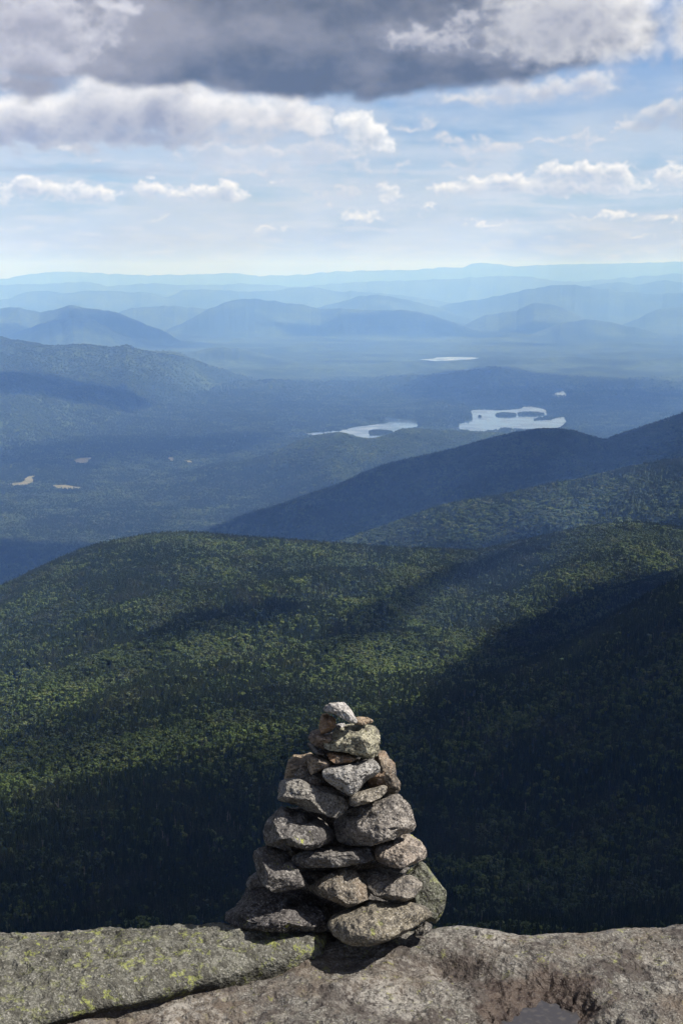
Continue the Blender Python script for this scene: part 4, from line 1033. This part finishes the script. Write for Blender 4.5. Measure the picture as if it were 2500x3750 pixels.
dst2 = Rn.vm('LENGTH', Rn.vm('MULTIPLY', Rn.vm('SUBTRACT', rp, (q2[0], q2[1], 0.0)), (0.9, 1.5, 0.0)))
wet2 = Rn.mr(Rn.m('ADD', dst2, Rn.m('MULTIPLY', Rn.m('SUBTRACT', Rn.noise(rp, 16.0, 6.0, 0.7), 0.5), 0.24)), 0.12, 0.03, 0, 0.6)
rc2 = Rn.mix(wet2, rc, (0.070, 0.048, 0.038))
stn = Rn.mr(Rn.noise(Rn.vm('ADD', rp, (3, 1, 0)), 5.5, 8.0, 0.78, 0.3), 0.52, 0.58, 0, 0.8)   # dark crusts in patches
rc2 = Rn.mix(Rn.mr(Rn.noise(Rn.vm('ADD', rp, (1, 8, 0)), 2.6, 5.0, 0.65), 0.46, 0.62, 0, 0.55), rc2, (0.105, 0.078, 0.056))   # brown staining
rc2 = Rn.mix(stn, rc2, (0.046, 0.038, 0.035))
pl_ = Rn.mr(Rn.noise(Rn.vm('ADD', rp, (9, 4, 0)), 4.0, 6.0, 0.7, 0.3), 0.50, 0.62, 0, 0.6)     # bleached patches
rc2 = Rn.mix(Rn.m('MULTIPLY', pl_, Rn.mr(Rn.noise(rp, 70.0, 4.0, 0.7), 0.42, 0.55)), rc2, (0.30, 0.285, 0.26))
rc2 = Rn.mix(wet, rc2, Rn.mix(Rn.mr(rmid, .35, .65), (0.030, 0.021, 0.018), (0.074, 0.057, 0.047)))
Rn.put(rb.inputs['Base Color'], rc2); Rn.put(rb.inputs['Roughness'], Rn.mr(wet, 0, 1, 0.85, 0.42))
rock = mesh_obj('summit_rock', np.stack([GX, GY, base_z(GX, GY)], -1).reshape(-1, 3), grid_faces(len(gx), len(gy)), m_rock)
tag(rock, 'wide brown grey granite slab of the summit with a dark wet hollow', 'rock', kind='structure')

# the raised, lichen covered slab on the left with its undercut front edge
s_ = np.concatenate([[0], np.cumsum(np.hypot(*np.diff(EDGE, axis=0).T))]); dens = np.concatenate([np.arange(0, s_[-1], 0.0042), [s_[-1]]])
ex = np.interp(dens, s_, EDGE[:, 0]); ey = np.interp(dens, s_, EDGE[:, 1])
ex = ex + 0.010 * fbm2(dens * 9, dens * 0 + 3.3, 4, 461); ey = ey + 0.010 * fbm2(dens * 9, dens * 0 + 8.1, 4, 462)
prof = [(0.10, -0.10), (0.055, -0.055), (0.030, -0.028), (0.012, -0.012), (0.003, 0.000), (0.0, 0.008), (0.002, 0.018), (0.007, 0.026), (0.014, 0.033), (0.024, 0.039), (0.038, 0.0435), (0.055, 0.047)]
inn = np.concatenate([[p[0] for p in prof], nonuni(0.06, 1.15, 0.059, 7.0, 0.0042, 0.5)[1:]]); inn = np.maximum.accumulate(np.where(np.arange(len(inn)) < 5, inn, inn)) if False else inn
pz = np.concatenate([[p[1] for p in prof], np.full(len(inn) - len(prof), 0.048)])
DIR = np.array([-0.50, 0.866])
under = np.interp(dens / s_[-1], [0, .55, .72, .85, 1], [1.0, 1.0, .45, .12, .10])[:, None]
INN = np.where((np.arange(len(inn)) < 5)[None, :], inn[None, :] * under, inn[None, :])
LX = ex[:, None] + DIR[0] * INN; LY = ey[:, None] + DIR[1] * INN
crest_l = crest_fn(CR_L, 0.05, 0.085)
hs = np.interp(dens / s_[-1], [0, .5, .7, .85, 1], [.85, .85, .8, .85, 1.0])[:, None]
LZ = np.where(pz[None, :] > 0, pz[None, :] * hs, pz[None, :]) + rock_relief(LX, LY, 7) * sstep(0.0, 0.15, inn)[None, :] * 1.0 + 0.006 * fbm2(LX * 30, LY * 30, 4, 471) * (np.arange(len(inn)) > 2)[None, :]
LX = LX + 0.006 * fbm2(LX * 26, (LY + LZ * 2) * 26, 3, 475) * (inn < .06)[None, :]
u = LY - crest_l(LX); LZ = LZ - np.where(u > 0, 2.3 * u * u, 0) - np.where(u > .5, 5 * (u - .5) ** 2, 0); LZ = np.maximum(LZ, -9.2)
m_ledge, Ln, lb_, lc_, lp_, lm_, lbig = granite('lichen_granite', (0.095, 0.094, 0.078), dark=(0.050, 0.048, 0.040), lichen=0.85, lichen_scale=30.0, blotch=0.75, bump=1.1, speck=0.8, seed=3, lcol=(0.23, 0.25, 0.075))
ledge = mesh_obj('rock_ledge', np.stack([LX, LY, LZ], -1).reshape(-1, 3), grid_faces(len(ex), len(inn)), m_ledge)
tag(ledge, 'raised granite slab on the left mottled with yellow green lichen above a dark crack', 'rock', kind='structure')

# rain water in the hollow
m_pool, Pn, pb = material('rain_water', 0.04, 0.5); pb.inputs['Base Color'].default_value = (0.028, 0.026, 0.028, 1); pb.inputs['IOR'].default_value = 1.33
pgeo = m_pool.node_tree.nodes.new('ShaderNodeNewGeometry').outputs['Position']
Pn.put(pb.inputs['Base Color'], Pn.mix(Pn.mr(Pn.noise(pgeo, 60, 4, .6), .5, .7, 0, .6), (0.040, 0.038, 0.040), (0.075, 0.068, 0.062)))
cpl = POOL.mean(0); pool = sheet('puddle', [tuple(cpl + (p - cpl) * 1.28) for p in POOL], -0.036, m_pool)
tag(pool, 'shallow dark rain puddle reflecting the grey cloud at the bottom of the picture', 'puddle', kind='structure')

# =====================================================================
# THE CAIRN: every stone its own object, its outline taken from the photo, its body given real depth
# =====================================================================
SPH = {}


def stone(name, label, outline, Y, T, tint, seed, box=0.68, facets=9, rough=0.05, tilt=0.0, sub=6, **mk):
    """outline in a 1568 x 1742 view of photo region 800..1700 x 2520..3520; Y distance, T half depth (m)"""
    if sub not in SPH: SPH[sub] = ico(sub)
    S, Fc = SPH[sub]; rn = np.random.default_rng(seed)
    o2 = np.array([(800 + a / 1.7422, 2520 + b / 1.7422) for a, b in outline]); o2 = o2.mean(0) + (o2 - o2.mean(0)) * 1.035
    cpx = (o2.min(0) + o2.max(0)) / 2
    # centroid of the area
    q = np.roll(o2, -1, 0); cr = o2[:, 0] * q[:, 1] - q[:, 0] * o2[:, 1]; A = cr.sum() / 2
    cpx = np.array([((o2[:, 0] + q[:, 0]) * cr).sum(), ((o2[:, 1] + q[:, 1]) * cr).sum()]) / (6 * A)
    d0 = ray(*cpx); C = np.array([0, 0, EYE]) + d0 * (Y / d0[1]); mpp = Y / d0[1] * np.linalg.norm(d0) / F / math.hypot(1, 0) * 1.0
    w, h = (o2.max(0) - o2.min(0)) * Y / F / 2 * 1.02
    # rounded box
    p = np.sign(S) * np.abs(S) ** box; p = p / np.linalg.norm(p, axis=1)[:, None] ** 0.9
    p = p / np.abs(p).max(0)
    for _ in range(facets + 4):                                      # flat faces where pieces broke off
        n = rn.normal(size=3); n[1] *= 1.1; n /= np.linalg.norm(n); sup = (p @ n).max(); dd = sup * rn.uniform(0.60, 0.86)
        ex_ = np.clip(p @ n - dd, 0, None); p = p - (ex_ * 0.97)[:, None] * n
    lowf = fbm3(S + seed, 1.3, 2, seed)[:, None]
    p = p * (1 + 0.10 * lowf)
    P = p * np.array([w, T, h / math.cos(PITCH + .1)])
    if tilt: c_, s_ = math.cos(tilt), math.sin(tilt); P = np.stack([P[:, 0] * c_ - P[:, 2] * s_, P[:, 1], P[:, 0] * s_ + P[:, 2] * c_], -1)
    nrm = P / (np.array([w, T, h]) ** 2); nrm /= np.linalg.norm(nrm, axis=1)[:, None]
    sz = (w * h * T) ** (1 / 3)
    Pn = P + 11.3 * seed
    disp = rough * sz * (0.9 * fbm3(Pn, 1.1 / sz, 4, seed + 3, 0.55) + 0.75 * fbm3(Pn, 2.6 / sz, 4, seed + 5, 0.55, 'ridge'))
    disp = disp + 0.0032 * fbm3(Pn, 95.0, 3, seed + 9, 0.6) + 0.0062 * fbm3(Pn, 30.0, 3, seed + 12, 0.6, 'ridge') * (rough / 0.05) ** .5
    if mk.get('layered'):
        Lq = Pn * np.array([5, 5, 75.]) + 3 * fbm3(Pn, 9.0, 2, seed + 1)[:, None] * np.array([0, 0, 1.]); disp = disp + 0.007 * (1 - 2 * np.abs(fbm3(Lq, 1.0, 2, seed + 2)))
    P = P + nrm * disp[:, None]
    # fit the silhouette: scale radially (seen from the camera's side of the cairn) until it meets the outline
    ang_t = np.linspace(-math.pi, math.pi, 181); rt = np.zeros(181)
    a_, b_ = o2 - cpx, np.roll(o2, -1, 0) - cpx
    for k, t in enumerate(ang_t):
        ux, uy = math.cos(t), math.sin(t); best = 0
        for (x0, y0), (x1, y1) in zip(a_, b_):
            ex_, ey_ = x1 - x0, y1 - y0; den = ux * ey_ - uy * ex_
            if abs(den) < 1e-9: continue
            tt = (x0 * ey_ - y0 * ex_) / den; ss = (x0 * uy - y0 * ux) / den
            if tt > 0 and -1e-6 <= ss <= 1 + 1e-6: best = max(best, tt)
        rt[k] = best
    ker = np.array([1, 3, 4, 3, 1.]); ker /= ker.sum(); rts = np.convolve(np.concatenate([rt[-3:-1], rt, rt[1:3]]), ker, 'valid'); 
    c, s = math.cos(PITCH), math.sin(PITCH); up = np.array([0, s, c]); fw = np.array([0, c, -s]); rg = np.array([1., 0, 0])
    for it in range(3):
        V = P + C - np.array([0, 0, EYE]); dz = V @ fw; X = (V @ rg) / dz * F; Yv = 0 - (V @ up) / dz * F
        X = X + 1250 - cpx[0]; Yv = Yv + 1875 - cpx[1]
        an = np.arctan2(Yv, X); rr_ = np.hypot(X, Yv); bi = np.clip(((an + math.pi) / (2 * math.pi) * 90).astype(int), 0, 89)
        sil = np.zeros(90); np.maximum.at(sil, bi, rr_)
        bc = (np.arange(90) + .5) / 90 * 2 * math.pi - math.pi
        ratio = np.where(sil < 3, 1.0, np.clip(np.interp(bc, ang_t, rts) / np.maximum(sil, 3), 0.45, 2.2)); ratio = np.convolve(np.concatenate([ratio[-2:], ratio, ratio[:2]]), [.1, .2, .4, .2, .1], 'valid')
        k_ = np.interp(an, np.concatenate([[bc[-1] - 2 * math.pi], bc, [bc[0] + 2 * math.pi]]), np.concatenate([[ratio[-1]], ratio, [ratio[0]]]))
        dX = X * (k_ - 1); dY = Yv * (k_ - 1)
        # move sideways and vertically only (no change of depth)
        P = P + rg * (dX * dz / F)[:, None] - np.array([0, 0, 1.]) * (dY * dz / F / c)[:, None]
    m, N, b, *_ = granite(name + '_granite', tuple(v * 0.85 for v in tint), seed=seed * 0.37, **mk)
    o = mesh_obj(name, P, Fc, m); o.location = C.tolist()
    return tag(o, label, 'stone', 'stones stacked in the cairn')


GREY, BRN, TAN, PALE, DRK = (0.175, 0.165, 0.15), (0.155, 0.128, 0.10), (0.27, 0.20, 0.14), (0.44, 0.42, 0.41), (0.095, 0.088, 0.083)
st = stone
# added filler stones in the heart of the cairn, dark so its gaps read black
st('cairn_stone', 'dark filler stone deep inside the foot of the cairn, seen in the lowest gaps', [(250, 1200), (480, 1130), (700, 1120), (1000, 1120), (1230, 1140), (1300, 1300), (1310, 1500), (900, 1560), (560, 1540), (250, 1490), (200, 1380)], 3.45, .09, DRK, 90, sub=5, box=.6, facets=3)
st('cairn_stone', 'dark filler stone hidden behind the long flat stone in the middle of the cairn', [(330, 820), (480, 760), (700, 740), (1000, 740), (1170, 760), (1210, 940), (1230, 1120), (900, 1160), (500, 1160), (290, 1120), (320, 960)], 3.45, .08, DRK, 91, sub=5, box=.6, facets=3)
st('cairn_stone', 'dark filler stone hidden behind the pale wedge in the upper cairn', [(450, 500), (600, 440), (760, 400), (1030, 430), (1090, 560), (1110, 700), (900, 790), (600, 780), (430, 720)], 3.45, .06, DRK, 92, sub=5, box=.6, facets=3)
st('cairn_stone', 'dark filler stone hidden behind the squarish top boulder', [(620, 310), (760, 280), (980, 300), (1000, 420), (860, 490), (690, 480), (600, 400)], 3.44, .05, DRK, 93, sub=5, box=.6, facets=3)
st('cairn_stone', 'leaning dark slab with green lichen at the right foot of the cairn', [(1180, 1180), (1300, 1105), (1340, 1150), (1400, 1235), (1452, 1300), (1443, 1380), (1425, 1440), (1385, 1500), (1340, 1490), (1240, 1460), (1180, 1330)], 3.44, .07, (0.10, 0.105, 0.075), 23, box=.85, facets=5, lichen=.62, rough=.035)
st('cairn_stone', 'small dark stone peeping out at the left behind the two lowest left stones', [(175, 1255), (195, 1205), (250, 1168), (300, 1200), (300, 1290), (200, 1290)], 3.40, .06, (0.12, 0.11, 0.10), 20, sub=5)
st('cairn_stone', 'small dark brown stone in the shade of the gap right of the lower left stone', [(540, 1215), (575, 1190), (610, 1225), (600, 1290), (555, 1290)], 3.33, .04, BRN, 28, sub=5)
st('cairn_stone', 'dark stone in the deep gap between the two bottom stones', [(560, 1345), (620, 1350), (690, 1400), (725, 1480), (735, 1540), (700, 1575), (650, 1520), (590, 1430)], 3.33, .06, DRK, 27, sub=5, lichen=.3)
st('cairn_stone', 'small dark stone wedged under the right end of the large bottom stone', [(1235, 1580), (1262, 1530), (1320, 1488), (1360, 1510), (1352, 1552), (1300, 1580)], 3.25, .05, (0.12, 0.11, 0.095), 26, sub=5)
st('cairn_stone', 'broad black layered stone at the bottom left, the widest of the cairn', [(44, 1435), (70, 1408), (118, 1395), (130, 1355), (165, 1330), (182, 1272), (225, 1250), (300, 1255), (420, 1290), (530, 1285), (565, 1340), (600, 1372), (650, 1410), (688, 1455), (700, 1520), (660, 1565), (560, 1568), (400, 1556), (250, 1550), (130, 1530), (55, 1490)], 3.29, .14, (0.075, 0.068, 0.066), 24, facets=8, rough=.085, layered=True, blotch=.7, dark=(.022, .02, .021), lichen=.12)
st('cairn_stone', 'large rounded brown grey stone at the bottom right on the slab', [(700, 1490), (742, 1440), (850, 1392), (950, 1352), (1100, 1368), (1220, 1362), (1300, 1385), (1357, 1420), (1350, 1462), (1265, 1520), (1170, 1575), (1060, 1618), (960, 1646), (850, 1642), (775, 1612), (722, 1555)], 3.21, .13, (0.20, 0.175, 0.13), 25, facets=6, rough=.045, lichen=.15, blotch=.55)
st('cairn_stone', 'angular brown stone in the middle of the second course', [(565, 1275), (640, 1222), (720, 1180), (788, 1148), (868, 1163), (905, 1212), (948, 1265), (964, 1338), (905, 1368), (822, 1400), (740, 1362), (625, 1322)], 3.25, .09, (0.165, 0.142, 0.11), 21, facets=13, rough=.07, rust=.10)
st('cairn_stone', 'rounded brown stone on the right of the second course', [(940, 1200), (965, 1155), (1030, 1142), (1120, 1170), (1220, 1190), (1285, 1228), (1298, 1262), (1250, 1332), (1185, 1362), (1080, 1356), (985, 1322), (945, 1262)], 3.26, .10, (0.185, 0.165, 0.14), 22, facets=6, rough=.045)
st('cairn_stone', 'grey stone sloping down on the left above the black layered one', [(220, 1062), (245, 1030), (290, 1010), (335, 1010), (430, 1040), (465, 1088), (512, 1150), (553, 1240), (542, 1272), (445, 1290), (350, 1300), (280, 1250), (240, 1150)], 3.27, .10, (0.115, 0.106, 0.10), 19, facets=9, rough=.07, lichen=.2, blotch=.7)
st('cairn_stone', 'small dark stone in the gap left above the long flat stone', [(440, 1005), (520, 1005), (530, 1045), (460, 1070)], 3.36, .05, BRN, 29, sub=5)
st('cairn_stone', 'long flat grey stone lying level across the middle of the cairn', [(462, 1082), (520, 1045), (620, 1028), (700, 1012), (850, 1012), (970, 998), (982, 1050), (998, 1088), (960, 1112), (800, 1140), (650, 1146), (530, 1152), (490, 1122)], 3.27, .09, (0.165, 0.155, 0.145), 17, facets=10, rough=.06, blotch=.6)
st('cairn_stone', 'pinkish knobbly stone with yellow lichen spots at the right edge', [(1000, 1082), (1008, 1015), (1060, 972), (1150, 940), (1220, 933), (1285, 975), (1322, 1030), (1320, 1085), (1255, 1120), (1165, 1150), (1085, 1138), (1020, 1110)], 3.30, .10, (0.25, 0.21, 0.175), 18, facets=9, rough=.09, lichen=.30, blotch=.45)
st('cairn_stone', 'large dark rounded stone on the left of the middle course', [(290, 920), (308, 850), (355, 800), (405, 757), (480, 772), (560, 795), (650, 832), (715, 880), (743, 930), (730, 972), (660, 1010), (570, 1032), (500, 1015), (420, 995), (350, 1010), (305, 1000)], 3.30, .12, (0.13, 0.122, 0.115), 16, facets=9, rough=.06, lichen=.12, blotch=.7)
st('cairn_stone', 'large grey brown boulder right of the middle, biggest of the upper half', [(742, 850), (760, 815), (820, 780), (900, 753), (1040, 708), (1130, 672), (1170, 700), (1222, 760), (1235, 815), (1250, 870), (1240, 918), (1180, 930), (1110, 965), (980, 1000), (860, 1006), (775, 985), (742, 915)], 3.31, .12, (0.20, 0.18, 0.16), 15, facets=9, rough=.055, blotch=.5)
st('cairn_stone', 'flat light brown wedge leaning under the point of the pale stone', [(835, 700), (880, 665), (970, 640), (1060, 614), (1075, 640), (1066, 670), (1030, 702), (950, 735), (870, 757), (838, 745)], 3.28, .06, (0.245, 0.22, 0.18), 14, facets=8, rough=.06)
st('cairn_stone', 'rough rusty brown stone at the right behind the pale wedge', [(1005, 405), (1065, 402), (1092, 450), (1125, 480), (1132, 560), (1160, 600), (1156, 650), (1130, 674), (1060, 676), (990, 655), (950, 610), (965, 540), (985, 470)], 3.38, .06, (0.20, 0.16, 0.12), 8, facets=11, rough=.10, rust=.28, blotch=.5)
st('cairn_stone', 'big smooth grey stone on the left below the tan block', [(386, 650), (400, 590), (468, 568), (560, 588), (700, 632), (790, 665), (824, 708), (822, 770), (782, 802), (740, 833), (660, 802), (560, 778), (480, 735), (430, 720), (384, 740)], 3.31, .10, (0.19, 0.18, 0.16), 13, facets=8, rough=.03, blotch=.35, speck=1.2)
st('cairn_stone', 'tan block standing at the upper left edge of the cairn', [(418, 588), (428, 530), (445, 465), (480, 425), (530, 428), (588, 408), (620, 440), (610, 560), (560, 600), (470, 590)], 3.40, .05, (0.24, 0.185, 0.125), 9, facets=8, rough=.04, speck=.7)
st('cairn_stone', 'shaded grey stone between the tan block and the big smooth grey stone', [(478, 545), (530, 500), (600, 520), (660, 550), (690, 600), (640, 625), (560, 605), (480, 580)], 3.36, .05, (0.15, 0.13, 0.11), 11, sub=5, rough=.08)
st('cairn_stone', 'brown three sided stone in front of the tan block', [(564, 445), (588, 420), (655, 438), (720, 480), (700, 505), (640, 528), (590, 556), (570, 510)], 3.33, .05, (0.25, 0.20, 0.15), 10, facets=8, rough=.05)
st('cairn_stone', 'pale speckled grey wedge pointing down in the upper cairn', [(662, 545), (690, 502), (760, 487), (860, 484), (930, 458), (985, 453), (1027, 500), (1020, 545), (960, 580), (925, 605), (895, 652), (850, 692), (800, 665), (730, 622), (680, 585)], 3.29, .08, (0.30, 0.29, 0.275), 12, facets=9, rough=.045, blotch=.45)
st('cairn_stone', 'thin orange brown stone wedged below the top boulder', [(688, 418), (722, 408), (830, 416), (878, 440), (882, 462), (822, 480), (745, 484), (712, 460)], 3.31, .05, (0.22, 0.16, 0.105), 7, facets=8, rough=.05, rust=.35)
st('cairn_stone', 'narrow dark grey stone slanting under the small brown rounded one', [(562, 348), (605, 355), (665, 390), (695, 420), (690, 452), (630, 428), (592, 395)], 3.36, .05, (0.16, 0.15, 0.145), 6, sub=5, rough=.06)
st('cairn_stone', 'small rounded brown stone left of the top boulder', [(572, 318), (590, 276), (635, 261), (690, 288), (735, 288), (735, 330), (690, 360), (670, 390), (635, 375), (590, 350)], 3.35, .055, (0.23, 0.175, 0.135), 5, facets=5, rough=.045)
st('cairn_stone', 'squarish greenish grey boulder near the top of the cairn', [(735, 272), (770, 240), (860, 228), (985, 238), (1012, 262), (1026, 300), (1022, 400), (1005, 438), (935, 453), (872, 428), (790, 405), (720, 402), (672, 380), (682, 332), (722, 308)], 3.34, .09, (0.30, 0.285, 0.205), 4, box=.65, facets=8, rough=.065, lichen=.10, blotch=.5)
st('cairn_stone', 'tiny pale pebble in the gap under the cap stone', [(742, 240), (760, 228), (800, 222), (815, 245), (770, 258)], 3.38, .02, PALE, 33, sub=5)
st('cairn_stone', 'flat tan splinter right of the cap stone', [(850, 205), (868, 184), (900, 182), (950, 186), (985, 203), (980, 222), (930, 235), (870, 236)], 3.36, .04, (0.30, 0.225, 0.155), 3, facets=8, rough=.06, sub=5)
st('cairn_stone', 'upright orange brown stone holding up the left end of the cap stone', [(660, 168), (690, 160), (745, 196), (749, 245), (718, 275), (655, 296), (640, 255), (648, 195)], 3.335, .045, (0.28, 0.185, 0.115), 2, facets=9, rough=.03, speck=.5, blotch=.15)
st('cairn_stone', 'white speckled cap stone on the very top of the cairn', [(668, 138), (682, 112), (712, 95), (760, 91), (800, 90), (838, 128), (862, 168), (886, 208), (872, 230), (835, 222), (795, 198), (748, 168), (700, 158), (676, 152)], 3.33, .07, (0.42, 0.40, 0.385), 1, facets=9, rough=.06, blotch=.45, dark=(.10, .095, .095))

# =====================================================================
# HAZE
# =====================================================================
def box(name, lo, hi, mat):
    v = [(x, y, z) for x in (lo[0], hi[0]) for y in (lo[1], hi[1]) for z in (lo[2], hi[2])]
    f = [(0, 1, 3, 2), (4, 6, 7, 5), (0, 4, 5, 1), (2, 3, 7, 6), (0, 2, 6, 4), (1, 5, 7, 3)]
    return mesh_obj(name, v, f, mat, smooth=False)


HAZE_D = 4.7e-5
zlo = float(ZZ.min()) - 1.0; zhi = max(float(ZZ.max()), 20.0) + 15.0
hm = bpy.data.materials.new('haze'); hm.use_nodes = True; hm.node_tree.nodes.clear()
pv_ = hm.node_tree.nodes.new('ShaderNodeVolumePrincipled')
pv_.inputs['Color'].default_value = (0.205, 0.415, 1.0, 1); pv_.inputs['Density'].default_value = HAZE_D; pv_.inputs['Absorption Color'].default_value = (1, 1, 1, 1); pv_.inputs['Anisotropy'].default_value = 0.0
ho = hm.node_tree.nodes.new('ShaderNodeOutputMaterial'); hm.node_tree.links.new(pv_.outputs[0], ho.inputs['Volume'])
haze = box('haze', (-80000, -80000, zlo), (80000, 80000, zhi), hm)
tag(haze, 'pale blue summer haze filling the air over the valleys', 'haze', kind='stuff')
